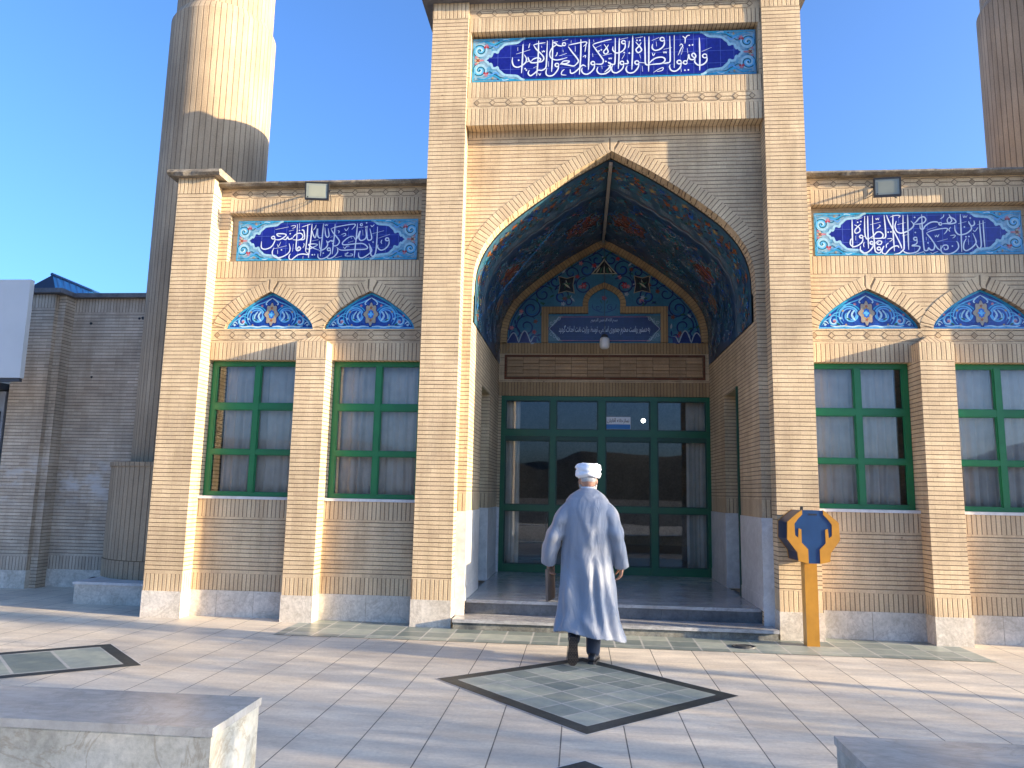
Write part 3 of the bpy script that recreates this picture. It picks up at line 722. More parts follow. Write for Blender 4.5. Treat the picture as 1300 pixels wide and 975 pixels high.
    for txt, ox, oy, s, cor in sets:
        for w, pts in parse(txt):
            uv = [lerp2((ox+px/s, oy+py/s), cor) for px, py in pts]
            q = [(u*W, (1-v)*H) for u, v in uv]
            if len(q) == 1:      # a diamond dot
                r = pen*0.75*w; x, z = q[0]
                l.patch([(x-r, z), (x, z-r), (x+r, z), (x, z+r)], 'whiteglaze')
            else: l.stroke(q, pen*w, 'whiteglaze', n=5, taper=0.45)
    l.build('lettering', base)
    return base
glaze('g_whiteblue', (0.42, 0.60, 0.70))

T1 = f'''
243,245 240,400 232,580
*.7 165,362 330,310
*.6 180,285 182,325
*.6 325,235 316,270 312,292
120,400 118,450 140,500 190,512 240,490 280,455 288,415 262,368
195,432
288,455 325,440 345,458 400,458 440,445 458,415 420,402 370,418 345,445
305,395 318,430 335,445
275,528
290,545
370,255 400,300 450,345 488,385 495,418 470,445 420,455
*.8 370,255 420,240 512,228
430,205 428,400 415,610
*.6 465,265 470,287
*.5 470,320 480,338 490,318 500,335 508,318
535,205 530,400 525,500 505,530 470,545 420,540
325,545 312,580 340,608 385,582 430,545 475,545
*.6 375,517 430,495
*.5 438,575 450,602 466,575
*.9 {loop(735,243,20)}
720,262 690,264 655,255 640,240
*.9 660,215 610,225 645,245 592,290 566,350 582,402 640,425 710,415 775,395
*.6 715,205 785,185
*.7 680,378 770,348
*.6 655,335 652,360 635,385
*.6 722,310 728,332
600,195 598,400 592,562
{loop(655,482,22)}
676,490 662,540 610,598 550,606 525,575 535,520
*.6 548,440 555,502
690,478 735,438 800,438 765,465 705,468 790,482 860,490 905,440
*.8 785,255 850,240 985,215 1002,235 965,268
785,270 830,330 890,400 908,440 880,478
*.6 868,265 870,327
*.6 820,200 818,228
*.7 745,530 715,555 712,590 768,596
935,185 935,380 922,588
812,530 820,572 862,565 920,515 960,480 1000,495
*.6 1000,240 990,290 985,332
*.6 958,388 992,370 988,402
1035,185 1032,380 1028,532
{loop(1080,457,22)}
1103,465 1090,522 1030,577 975,578 948,545 955,510
*.8 1075,245 1130,225 1240,195 1300,183
1075,250 1120,310 1180,390 1203,425 1185,465 1105,467
*.6 1085,190 1090,217
*.6 1075,345 1080,387
1255,480 1283,490 1285,532 1230,572 1160,577 1128,540 1140,500
1232,435
*.6 1185,485 1190,522
*.9 1210,240 1245,290 1258,330 1225,352 1205,325 1238,285 1262,245
1150,318 
1178,305
*.6 1110,282 1175,252
*.6 1195,372 1300,345
'''
T2 = f'''
135,215 133,480 112,515 70,505 50,488
182,215 180,400 172,566
*.9 {loop(232,262,22)}
252,268 250,322 215,367 150,385 108,355 108,312
*.6 185,232 285,210
*.5 55,440 65,456 75,440 87,455 97,435
50,490 82,510 60,560 10,605
{loop(215,497,22)}
238,505 220,562 160,607 110,602 92,560 105,525
240,507 285,500 275,462
240,380
*.7 213,455 245,400
300,385
*.6 300,245 296,290 288,328
340,185 338,380 330,572
{loop(390,492,24)}
415,502 400,552 350,602 290,607 262,570 275,530
375,260 430,320 442,355 402,380 378,345 410,310 440,265
390,240
425,238
*.6 370,215 460,198
480,200 485,400 487,490 502,515 545,518
412,490 487,495
*.6 420,398 432,442
*.6 450,530 456,592
530,195 528,400 525,592
*.9 {loop(685,225,24)}
712,232 705,292 660,337 600,352 568,325 572,280
*.6 565,240 650,205
*.6 615,255 620,307
520,520 560,470 620,435 690,430 717,460 680,497 600,507 530,515
690,497 740,492 770,480 776,430 772,188
*.6 700,340 795,318
*.5 695,362 705,382 717,364 728,382 738,360
*.6 568,380 580,412 602,383
*.6 580,602 640,565 692,545 682,577 620,592
825,180 822,547
{loop(880,482,24)}
905,490 890,542 840,582 790,577 768,540 775,510
*.9 {loop(950,485,22)}
925,490 905,492
970,470 985,430 990,395 1000,440 1020,452 1050,448 1072,412 1050,380 1025,400 1048,428 1070,420
1000,292
1036,287
*.6 975,325 980,382
*.7 885,300 905,278 922,298 900,335 868,405
*.6 930,310 905,397
*.7 920,188 950,215 948,272
*.7 950,220 975,185 1007,178
1115,205 1118,400 1115,572
*.9 {loop(1175,410,25)}
1200,415 1195,467 1150,507 1095,512 1060,480 1065,450
*.6 1142,360 1256,312
945,572
985,568
*.6 898,548 905,592
'''
L1 = f'''
{loop(288,412,26)}
318,410 315,472 260,562 160,598 98,570 95,470
310,440 380,447 440,425 505,372 460,350 350,352 370,385 420,392
440,430 500,442 530,402 545,437 590,432 600,412
*.6 320,280 540,238
*.6 575,225 645,215 650,240 600,267
*.6 545,307 632,288
570,350
600,442 650,372 720,342 770,360 780,412 720,452 620,447
720,452 800,442 812,400 795,300 760,285
722,296
772,290
685,195 683,400 676,560 690,622 732,622 752,590 725,565 703,590 716,618
*.6 720,180 722,262
*.6 760,240 870,205 905,193
860,195 855,400 842,560 838,640
930,190 920,400 905,560 888,747
*.7 1000,205 985,250 955,292
935,300 955,372 988,418 1010,340 1025,270 1030,380 1060,422 1102,412
1120,185 1105,420 1085,722
*.9 1145,250 1160,372 1190,412 1218,382 1200,262
*.5 1140,195 1155,218 1168,195 1182,218 1195,192
*.6 940,470 1040,450
*.9 850,597 900,602 950,580 1030,537 990,520 885,527 920,562 1000,602 1060,622
1060,470 1068,560 1080,600 1100,625
1180,480 1200,500 1235,470
1195,490 1195,545 1150,602 1060,637
950,697
987,695
310,575 283,640 300,702 370,737 460,722 550,667 578,600 560,510
435,612
*.6 315,592 520,545
*.6 370,607 375,677
*.5 365,518 380,557 420,480
*.6 630,518 620,642
*.6 800,505 812,535 790,582
838,640 882,692 800,682 720,692 660,732 608,772 568,752 570,700 590,678
*.6 800,715 795,762
1132,672
'''
L2 = f'''
{loop(182,610,26)}
210,615 205,682 140,742 60,767 8,740 3,680
135,465 160,492 215,465 235,482 250,452
150,480 158,545 110,602 20,637
*.6 200,412 240,400
275,190 265,400 250,560 238,692
*.8 205,270 300,240 520,200 605,198 592,240 550,287
210,275 240,332 310,412 352,482 320,542 260,552 235,502
*.6 432,268 460,302 500,252
*.6 378,367 442,350 452,377 408,402
*.6 320,302 348,318 330,345
590,405 545,400 480,430 406,500 420,537 520,532 640,520 740,522 802,562 812,602 740,617 600,617 420,627 350,612 308,578
320,602 328,652 280,722 200,762 138,740
*.6 540,408 555,437
*.6 497,502 582,475
645,185 630,400 615,560 600,752
800,250 805,400 820,457 860,462 882,420 850,272
*.6 730,290 738,382
590,410 620,452 655,400 690,310 672,420 702,467 760,452 792,400 778,268
*.7 {loop(710,205,20)}
*.6 662,252 745,245
*.5 765,230 778,252 790,232 803,252 815,225
795,175
*.6 863,212 885,238 922,202
835,520 870,592 880,652 800,722 730,757 678,740 670,668
975,240 965,500 950,662 920,727 880,722 865,652 848,560
905,497
*.6 888,357 1080,308
{loop(1135,452,28)}
1168,455 1160,542 1100,612 1030,632 983,590 985,540
*.6 993,432 1178,368
*.7 1050,458 1035,500 1050,527
*.6 418,568 445,602 472,565 522,560
*.6 440,690 502,668 450,717 560,722 572,695 530,690
*.6 288,752 402,723
*.6 778,767 852,743
'''
R1 = f'''
92,235 95,450 102,692
{loop(242,512,26)}
270,510 260,592 190,652 110,672 62,630 70,560 92,545
*.9 130,320 210,370 218,430 152,457 138,410 190,350 238,308
185,282
237,270
*.6 163,242 262,208
*.6 150,498 152,572
300,180 300,400 310,500 332,547 362,547 390,530
270,505 312,512
350,180 352,400 362,702
430,175 435,400 455,560 465,700 480,752 530,775 562,755 570,700
*.5 478,215 494,242 508,217 524,242 538,208
*.6 388,322 562,280
*.6 535,322 556,345 498,388
390,532 450,492 500,442 560,440 602,482 580,532 500,542 400,532
580,537 640,522 642,400 620,170
660,170 690,250 750,372 830,522 890,642 910,702
765,165 765,400 787,742
*.6 718,202 800,175 882,180 858,212
685,442
732,437
*.6 663,547 742,543 748,567 708,592
820,265 798,350 830,432 900,457 1000,427 1080,372 1104,320 1058,262
*.6 838,322 972,290
930,170 930,400 940,500 945,682 930,722 870,772 780,792
1005,165 1010,400 1020,722
1100,312 1150,272 1200,217 1270,200 1302,242 1270,292 1200,312 1100,317
1120,207
1235,160 1245,400 1260,602 1275,722 1300,730
{loop(1130,547,28)}
1160,552 1150,622 1075,657 1180,662 1202,692 1150,752 1040,777 960,762 928,730
1130,447
*.6 913,502 1032,473
{loop(412,612,26)}
437,612 430,682 360,752 280,772 228,730 230,660
*.6 290,598 280,645 290,682
*.9 470,622 520,582 577,590 560,637 500,627 532,600
{loop(532,702,28)}
592,785 582,740 600,690 617,658
592,770 640,787 700,722 770,672 840,660 862,692
*.7 692,612 655,642 657,692
*.6 1128,792 1262,753
'''
R2 = f'''
100,320 108,382 150,397 190,342 280,287 370,280 410,300
*.9 {loop(432,312,24)}
456,312 530,307 600,312 682,290 660,240 600,207 572,163
*.9 565,210 543,260 570,302 617,262 590,213 562,212
*.7 490,163 480,202 428,237
*.8 205,455 290,420 440,390 542,385 530,432 490,477
205,460 260,522 320,602 380,692 432,732
*.6 213,412 376,358
155,600 175,722 222,727 240,690 272,722 320,717 338,660 325,618
*.5 343,488 352,517 368,492 384,517 400,492 412,478
*.6 383,592 552,548
230,612
*.6 200,518 203,572
*.7 602,362 570,402 587,437
*.6 588,497 667,490 662,517 628,537
*.9 445,702 482,652 542,650 552,702 502,717 490,682
440,650 440,722 470,772 560,787 660,752 722,690 717,620 690,583
625,662
755,160 765,400 775,752
*.6 718,782 832,768
665,330 673,422 730,482 830,472 900,432 935,380 892,290
888,272 902,312 940,347 982,320 975,263
915,222
*.5 798,178 812,217 828,187 845,212 868,178
*.6 718,312 852,278
820,362
955,460 1000,562 1000,622 930,692 850,732 806,700 812,612 850,542
845,517
892,512
*.6 880,545 887,642
1065,265 1070,400 1090,622 1075,687 1040,687 1003,620
*.6 958,410 990,432 1037,372
1120,260 1130,450 1148,692
*.6 1028,327 1157,293
*.6 160,752 190,792
*.5 268,765 308,782 330,768 392,743
*.6 18,787 162,748
'''
TOPC = [(600.5, 51), (959.7, 36), (960, 89.5), (600.8, 104.5)]
LC = [(301, 281), (531, 278), (529, 331), (300, 330)]
RC = [(1033, 272), (1293, 270), (1297, 322), (1035, 325)]

# ================================================================ wings
LUN = [(0.578, 0.0), (0.56, 0.055), (0.50, 0.135), (0.41, 0.225), (0.30, 0.305), (0.17, 0.39), (0.0, 0.475)]
def window(parent, x0, x1, name='window'):
    z0, z1, y = 1.432, 3.128, 0.32
    mb = MB(); fw, d = 0.062, 0.05
    xm = (x0+x1)/2
    mb.box(x0, x0+fw, y, y+d, z0, z1, 'green'); mb.box(x1-fw, x1, y, y+d, z0, z1, 'green')
    mb.box(x0+fw, x1-fw, y, y+d, z0, z0+0.045, 'green'); mb.box(x0+fw, x1-fw, y, y+d, z1-0.05, z1, 'green')
    mb.box(xm-0.034, xm+0.034, y-0.006, y+d, z0+0.045, z1-0.05, 'green')
    for a, b in ((x0+fw, xm-0.034), (xm+0.034, x1-fw)):
        mb.box(a, b, y-0.003, y+d, 2.515, 2.59, 'green'); mb.box(a, b, y-0.003, y+d, 1.952, 2.007, 'green')
        # slim glazing beads round every light
        for c, e in ((z0+0.045, 1.952), (2.007, 2.515), (2.59, z1-0.05)):
            for (p, q, r, s_) in ((a, a+0.013, c, e), (b-0.013, b, c, e)): mb.box(p, q, y+0.008, y+0.03, r, s_, 'green')
            mb.box(a+0.013, b-0.013, y+0.008, y+0.03, c, c+0.012, 'green'); mb.box(a+0.013, b-0.013, y+0.008, y+0.03, e-0.012, e, 'green')
    w = mb.build(name, parent); bevel(w, 0.003, 1)
    for a, b in ((x0+fw, xm-0.034), (xm+0.034, x1-fw)):
        for c, e in ((z0+0.045, 1.952), (2.007, 2.515), (2.59, z1-0.05)):
            g = MB(); t = random.uniform(-0.0012, 0.0012)
            g.box(a+0.002, b-0.002, y+0.032, y+0.036, c+0.002, e-0.002, 'glass'); g.build('pane', w)
    return w
def curtain(x0, x1, z0, z1, y, label, mat, seed, amp=0.042, group=None, gather=0.0, freq=7.5):
    mb = MB(); n = int((x1-x0)/0.012); rows = []
    for k in range(9):
        t = k/8; z = z1+(z0-z1)*t; row = []
        for i in range(n+1):
            u = i/n; x = x0+(x1-x0)*u
            ph = 2*math.pi*freq*u*(x1-x0)/1.0+2.2*noise.noise(Vector((u*5, seed, 0)))*2+0.5*noise.noise(Vector((u*3, seed, t*2)))
            a = amp*(0.55+0.45*t)*(0.7+0.6*noise.noise(Vector((u*7, seed, 5))))
            row.append((x+0.012*noise.noise(Vector((u*9, t*2, seed))), y+a*math.sin(ph)+0.4*a*math.sin(2.3*ph+1), z))
        rows.append(row)
    mb.grid(rows, mat, True)
    o = mb.build('curtain', None); tag(o, label, 'curtain', group)
    s = o.modifiers.new('cloth', 'SOLIDIFY'); s.thickness = 0.002
    return o
def lunette(parent, cx):
    z0 = 3.543; y = 0.285
    prof = full(resample([(x, z0+z) for x, z in LUN], 4), cx)
    inner = prof
    mb = MB(); mb.prism(prof, y, y+0.03, 't_lunette')
    base = mb.build('lunette_tile', parent)
    d = Decor(lambda u, v, h: Vector((cx+u, y-h, z0+v)), 0.0012, 0.00003)
    edge = [(x-cx, z-z0) for x, z in offs(prof, -0.014)]
    half = len(edge)//2
    d.stroke(edge[:half+1], 0.024, 'g_turq', n=1, taper=1); d.stroke(edge[half:], 0.024, 'g_turq', n=1, taper=1)
    d.stroke([(-0.56, 0.012), (0.56, 0.012)], 0.018, 'g_sky', smooth=False, taper=1)
    for s in (1, -1):
        def st(p, w, m, **k): d.stroke([(s*a, b) for a, b in p], w, m, **k)
        def sp(cx_, cy_, r, a0, turns, w, m, fl, r1=0.15):
            n = int(14*turns)+4
            st([(cx_+r*(1-t*(1-r1))*math.cos(a0+fl*2*math.pi*turns*t), cy_+r*(1-t*(1-r1))*math.sin(a0+fl*2*math.pi*turns*t)) for t in [i/n for i in range(n+1)]], w, m, n=2)
        sp(0.19, 0.165, 0.135, -0.9, 1.25, 0.018, 'g_sky', 1, 0.35); sp(0.185, 0.165, 0.105, -0.7, 1.0, 0.016, 'g_ltblue', 1, 0.4)
        sp(0.20, 0.155, 0.155, -1.5, 0.75, 0.013, 'g_turq', 1, 0.9)
        sp(0.375, 0.095, 0.075, 2.6, 1.4, 0.015, 'g_sky', -1); sp(0.375, 0.095, 0.05, 1.0, 1.0, 0.012, 'g_whiteblue', -1)
        st([(0.02,0.03),(0.10,0.035),(0.17,0.025),(0.26,0.035),(0.36,0.028),(0.42,0.04)], 0.016, 'g_whiteblue')
        st([(0.30,0.20),(0.36,0.19),(0.42,0.14),(0.48,0.10),(0.52,0.04)], 0.014, 'g_sky'); st([(0.03,0.39),(0.10,0.35),(0.18,0.32),(0.26,0.27),(0.32,0.21)], 0.014, 'g_sky')
        st([(0.0,0.405),(0.05,0.37),(0.08,0.33),(0.05,0.30)], 0.014, 'g_whiteblue'); st([(0.46,0.05),(0.50,0.07),(0.47,0.09),(0.44,0.06)], 0.012, 'g_whiteblue')
        st([(0.13,0.10),(0.17,0.16),(0.15,0.22)], 0.02, 'g_whiteblue'); st([(0.22,0.10),(0.22,0.17),(0.18,0.23)], 0.018, 'g_pale')
        for a, b, r, m in ((0.30,0.13,0.018,'g_pale'),(0.37,0.095,0.022,'g_pink'),(0.42,0.17,0.016,'g_pink'),(0.13,0.30,0.018,'g_pink'),(0.27,0.22,0.016,'g_gold'),(0.48,0.05,0.016,'g_whiteblue'),(0.24,0.05,0.014,'g_gold')): d.flower(s*a, b, r, 5, m)
        for a, b, l, an in ((0.16,0.15,0.07,1.3),(0.21,0.12,0.06,0.4),(0.15,0.21,0.06,2.2),(0.33,0.06,0.06,0.5)): d.leaf(s*a, b, l, an if s > 0 else math.pi-an, 'g_leaf' if a > 0.2 else 'g_pale')
    # gilt lobed medallion in the middle
    med = []
    for i in range(48):
        t = 2*math.pi*i/48; k = 1+0.13*math.cos(8*t); med.append((0.085*k*math.cos(t)*(1-0.15*abs(math.sin(t))), 0.19+0.135*k*math.sin(t)))
    d.patch([(x*1.18, (z-0.19)*1.12+0.19) for x, z in med], 'g_navy'); d.patch(med, 'g_greytan'); d.patch([(x*0.62, (z-0.19)*0.62+0.19) for x, z in med], 'g_gold')
    d.patch([(x*0.48, (z-0.19)*0.42+0.19) for x, z in med], 'g_blue')
    d.flower(0, 0.19, 0.036, 4, 'g_sky', None, math.pi/2); d.flower(0, 0.275, 0.02, 5, 'g_orange'); d.flower(0, 0.11, 0.02, 5, 'g_orange')
    d.build('arabesque', base)
    r = MB(); ring(r, prof, 0.15, 0.2165 if cx*cx < 12 else 0.2140, 0.285, 'soldier', outside=False)
    rr = r.build('lunette_arch', parent)
    return base
def wing(s, label, sets):
    t = thing('mosque_wing', (s*3.7, 0, 0), label, 'building wing')
    X = lambda a, b: (min(s*a, s*b), max(s*a, s*b))
    XE, XP = 5.059, 2.2935
    w = MB()
    for p0, p1 in ((XP, 2.88), (2.884, 3.46), (3.833, 4.26), (4.264, 4.72), (4.724, XE)): w.box(*X(p0, p1), 0.212, 0.5, 0.0, 0.305, 'plinth')
    w.box(*X(XP, XE), 0.216, 0.5, 0.0, 0.303, 'joint')
    w.box(*X(XP, XE), 0.22, 0.5, 0.305, 0.505, 'soldier')
    w.box(*X(XP, XE), 0.22, 0.5, 0.505, 1.18, 'brick'); w.box(*X(XP, XE), 0.217, 0.5, 1.18, 1.397, 'soldier')
    w.box(*X(3.46, 3.833), 0.22, 0.5, 1.43, 3.13, 'brick')
    w.box(*X(XP, XE), 0.217, 0.5, 3.13, 3.35, 'soldier'); w.box(*X(XP, XE), 0.22, 0.5, 3.35, 3.53, 'plain')
    # plate with the two pointed lunettes cut out
    prof = [(x, 3.543+z) for x, z in LUN]; sm = resample(prof, 4)
    outline = [(XP, 3.53)]
    for cx in (3.01, 4.307):
        p = full(sm, cx)[::-1]; outline += [(p[0][0], 3.53)]+p+[(p[-1][0], 3.53)]
    outline += [(XE, 3.53), (XE, 4.20), (XP, 4.20)]
    w.prism([(s*x, z) for x, z in outline], 0.22, 0.5, 'brick')
    w.box(*X(XP, XE), 0.216, 0.5, 4.20, 4.418, 'soldier')
    w.box(*X(4.93, XE), 0.22, 0.5, 4.418, 5.40, 'brick'); w.box(*X(XP, 2.40), 0.22, 0.5, 4.418, 5.40, 'brick')
    w.box(*X(2.40, 4.93), 0.218, 0.5, 5.07, 5.25, 'soldier'); w.box(*X(2.40, 4.93), 0.22, 0.5, 5.25, 5.40, 'plain')
    w.box(*X(2.40, 4.93), 0.34, 0.5, 4.418, 5.07, 'plain')
    w.build('wall', t)
    sb = MB(); sb.box(*X(XP, 3.46), 0.20, 0.5, 1.397, 1.43, 'marble'); sb.build('window_sill', t)
    sb = MB(); sb.box(*X(3.833, XE), 0.20, 0.5, 1.397, 1.43, 'marble'); sb.build('window_sill', t)
    diamond_band('diamond_course', t, *X(XP, XE), 3.45, 0.22); diamond_band('diamond_course', t, *X(2.42, 4.93), 5.325, 0.22)
    # end pier and middle pier
    ep = pier_mesh(*X(XE, 5.538), 0.0, 0.5, 5.47, 5.255); ep.build('pier', t)
    mp = pier_mesh(*X(3.46, 3.833), 0.0, 0.2195, 3.325, 3.123)
    a, b = X(3.46, 3.833); c = (a+b)/2; zt = 3.327
    for q in ([(a,0,zt),(b,0,zt),(c,0.19,3.44)], [(b,0,zt),(b,0.22,zt),(c,0.22,3.44),(c,0.19,3.44)], [(a,0.22,zt),(a,0,zt),(c,0.19,3.44),(c,0.22,3.44)]):
        mp.face(q, [(p[0], p[2]+p[1]) for p in q], 'soldier')
    mp.build('pier', t)
    for cx in (3.01, 4.307): lunette(t, s*cx)
    tile_panel(t, *X(2.453, 4.845), 4.45, 4.99, 0.30, sets, 0.0150)
    window(t, *X(2.30, 3.455)); window(t, *X(3.84, 5.05))
    rough_coping('coping', t, *X(XP, XE), 0.10, 0.55, 5.402, 5.465, seed=s*3+10)
    rough_coping('coping', t, *X(4.955, 5.65), -0.105, 0.6, 5.472, 5.56, seed=s*5+20)
    # body of the hall behind the facade
    r = MB(); y1 = 8.5
    r.box(*X(5.20, 5.36), 0.5, y1, 0, 5.4, 'brick_dark'); r.box(*X(XP, 5.36), y1, y1+0.2, 0, 5.4, 'brick_dark'); r.box(*X(XP, 5.36), 0.5, y1, 5.2, 5.3, 'concrete')
    r.box(*X(XP, 5.2), 1.9, 2.0, 0.05, 5.15, 'plaster'); r.box(*X(XP, 5.2), 0.5, 1.9, 1.0, 1.05, 'plaster'); r.box(*X(XP, 5.2), 0.5, 1.9, 3.5, 3.55, 'plaster')
    r.build('hall_block', t)
    return t
wing(-1, 'left brick wing, between the boundary wall and the tall arched portal', [(L1, 325, 270, 13, LC), (L2, 405, 270, 13, LC)])
wing(1, 'right brick wing, behind the yellow and blue donation box', [(R1, 1075, 262, 13, RC), (R2, 1160, 262, 13, RC)])
for i, (a, b, lab, sd) in enumerate(((-4.92, -3.85, 'pale grey curtain in the outer window of the left wing, beside the end pier', 1), (-3.45, -2.31, 'pale grey curtain in the left wing window next to the portal', 2),
                         (2.31, 3.34, 'pale grey curtain in the right wing window behind the donation box', 3), (3.93, 5.04, 'pale grey curtain in the outer right wing window at the photo edge', 4))):
    curtain(a, b, 1.44, 3.12, 0.46, lab, 'curtain', sd*7.3, group='curtains in the wing windows')
M['plainone'] = brick_mat('single face brick', (0.50, 0.33, 0.18), (0.38, 0.25, 0.135), MO, bw=0.2667, rh=0.055, off=0.0, ms=0.0, run=None)
M['t_vaultnavy'] = tile_mat('vault navy tile', (0.032, 0.060, 0.135), (0.026, 0.048, 0.11), (0.008, 0.02, 0.05), rough=0.3, blotch=((0.012, 0.06, 0.12), 4))
glaze('g_greyteal', (0.07, 0.14, 0.16))

glaze('g_brown', (0.20, 0.105, 0.05)); glaze('g_steel', (0.09, 0.20, 0.30)); glaze('g_turqdark', (0.035, 0.22, 0.28)); glaze('g_leafdark', (0.02, 0.06, 0.04)); glaze('g_goldd', (0.22, 0.145, 0.055))
# ================================================================ portal
PX0, PX1 = 1.83, 2.293
APR = [(1.72, 3.65), (1.72, 4.0), (1.708, 4.25), (1.655, 4.46), (1.555, 4.655), (1.40, 4.85), (1.21, 5.02), (1.0, 5.185), (0.75, 5.365), (0.5, 5.53), (0.25, 5.675), (0.0, 5.815)]
APS = [(1.72, 3.65)]+resample(APR[1:], 4)
portal = thing('mosque_portal', (0, 0, 0), 'tall brick entrance portal with a deep pointed tiled arch between the two wings', 'portal')
for s in (-1, 1):
    mb = pier_mesh(min(s*PX0, s*PX1), max(s*PX0, s*PX1), 0.0, 0.40, 7.78, 7.564, 0.533)
    mb.build('pier', portal)
# frieze over the arch
f = MB()
f.box(-PX0, PX0, 0.04, 0.40, 6.11, 6.33, 'soldier'); f.box(-PX0, PX0, 0.04, 0.40, 6.33, 6.48, 'plain'); f.box(-PX0, PX0, 0.038, 0.40, 6.48, 6.69, 'soldier')
f.box(-PX0, PX0, 0.20, 0.40, 6.69, 7.385, 'plain')
f.box(-PX0, -1.795, 0.04, 0.20, 6.69, 7.385, 'plain'); f.box(1.795, PX0, 0.04, 0.20, 6.69, 7.385, 'plain')
f.box(-PX0, PX0, 0.038, 0.40, 7.385, 7.575, 'soldier'); f.box(-PX0, PX0, 0.04, 0.40, 7.575, 7.70, 'plain'); f.box(-PX0, PX0, 0.038, 0.40, 7.70, 7.78, 'soldier')
f.build('frieze', portal)
diamond_band('diamond_course', portal, -PX0, PX0, 6.41, 0.04); diamond_band('diamond_course', portal, -PX0, PX0, 7.64, 0.04)
tile_panel(portal, -1.785, 1.785, 6.745, 7.345, 0.13, [(T1, 640, 30, 9.2857, TOPC), (T2, 770, 25, 9.2857, TOPC)], 0.0175)
rough_coping('coping', portal, -2.43, 2.43, -0.13, 0.6, 7.782, 7.86, 'cope_metal', 0.006, 3)
# spandrel with the arch cut out
sp = MB(); prof = full(APS)
poly = [(PX0, 3.65)]+prof+[(-PX0, 3.65), (-PX0, 6.03), (PX0, 6.03)]
poly = poly[::-1]
sp.prism(poly, 0.22, 0.36, 'brick'); sp.box(-PX0, PX0, 0.217, 0.36, 6.03, 6.20, 'soldier')
sp.build('spandrel_wall', portal)
rg = MB(); ring(rg, full(resample(APR[1:], 5)), 0.16, 0.2165, 0.42, 'soldier', outside=False); rg.build('arch_ring', portal)
# side walls of the recess, with a side door in each
for s in (-1, 1):
    X = lambda a, b: (min(s*a, s*b), max(s*a, s*b))
    j = MB()
    for a, b in ((0.22, 1.38), (2.32, 3.5)):
        j.box(*X(1.72, 2.29), a, b, 0, 1.30, 'brick'); j.box(*X(1.72, 2.29), a, b, 1.30, 1.52, 'soldier'); j.box(*X(1.72, 2.29), a, b, 1.52, 2.99, 'brick')
    j.box(*X(1.72, 2.29), 0.22, 3.5, 2.99, 3.65, 'brick')
    j.box(*X(2.0, 2.288), 1.38, 2.32, 0, 2.99, 'brick'); j.box(*X(2.06, 2.289), 0.36, 4.2, 3.65, 7.75, 'brick_dark')
    j.build('side_wall', portal)
    m = MB()
    m.box(*X(1.708, 1.832), 0.208, 0.225, 0.0, 1.31, 'marble'); m.box(*X(1.708, 1.721), 0.225, 1.38, 0.27, 1.31, 'marble')
    m.box(*X(1.702, 1.708), 0.225, 1.38, 0.27, 0.43, 'marble'); m.box(*X(1.715, 1.99), 1.38, 1.388, 0.27, 1.31, 'marble'); m.build('marble_dado', portal)
    m = MB(); m.box(*X(1.708, 1.721), 2.32, 3.5, 0.27, 1.31, 'marble'); m.box(*X(1.702, 1.708), 2.32, 3.5, 0.27, 0.43, 'marble')
    m.box(*X(1.715, 1.99), 2.312, 2.32, 0.27, 1.31, 'marble'); m.build('marble_dado', portal)
    d = MB(); d.box(*X(1.90, 1.995), 1.39, 2.31, 0.28, 2.985, 'greendark')
    for a, b in ((1.45, 1.82), (1.88, 2.25)):
        for c, e in ((0.4, 1.3), (1.42, 2.3), (2.42, 2.9)): d.box(*X(1.885, 1.905), a, b, c, e, 'green')
    q_ = 1.695 if s > 0 else 1.735
    d.box(*X(q_, 1.90), 1.35 if s > 0 else 1.392, 1.40, 0.28, 3.0, 'greendark')
    sd = d.build('side_door', portal); h = MB(); h.tube([(s*1.86, 1.86, 1.15), (s*1.83, 1.86, 1.15), (s*1.83, 1.86, 1.33), (s*1.86, 1.86, 1.33)], 0.012, 'brass'); h.build('handle', sd)
    # outer masonry behind
r = MB(); r.box(-2.288, 2.288, 4.0, 4.2, 4.2, 7.75, 'brick_dark'); r.box(-2.285, 2.285, 0.40, 4.0, 7.62, 7.74, 'concrete'); r.build('roof', portal)
fl = MB(); fl.box(-1.83, 1.83, 0.36, 3.52, 0.02, 0.24, 'riser'); fl.build('floor_base', portal)
fl = MB(); fl.box(-1.71, 1.71, 0.34, 3.55, 0.242, 0.278, 'step'); bevel(fl.build('threshold_floor', portal), 0.006)

# ---- tiled vault
VP = [(1.708, 3.65), (1.708, 4.0), (1.697, 4.24), (1.643, 4.45), (1.545, 4.642), (1.392, 4.835), (1.203, 5.004), (0.995, 5.168), (0.747, 5.347), (0.498, 5.511), (0.249, 5.655), (0.0, 5.795)]
VPS = [VP[0]]+resample(VP[1:], 4)
SL = [0.0]
for a, b in zip(VPS[:-1], VPS[1:]): SL.append(SL[-1]+math.hypot(b[0]-a[0], b[1]-a[1]))
LV = SL[-1]
def vpt(s_, side, t, h):
    s_ = max(0.0, min(LV, s_)); i = 0
    while i < len(SL)-2 and SL[i+1] < s_: i += 1
    k = (s_-SL[i])/(SL[i+1]-SL[i]); a, b = VPS[i], VPS[i+1]
    e = Vector((b[0]-a[0], b[1]-a[1])).normalized(); n = Vector((-e.y, e.x))      # towards the inside (for the right half)
    x, z = a[0]+(b[0]-a[0])*k, a[1]+(b[1]-a[1])*k
    p = Vector((x, z))+n*h
    return Vector((side*p.x, t, p.y))
Y0V, Y1V = 0.42, 3.45
v = MB()
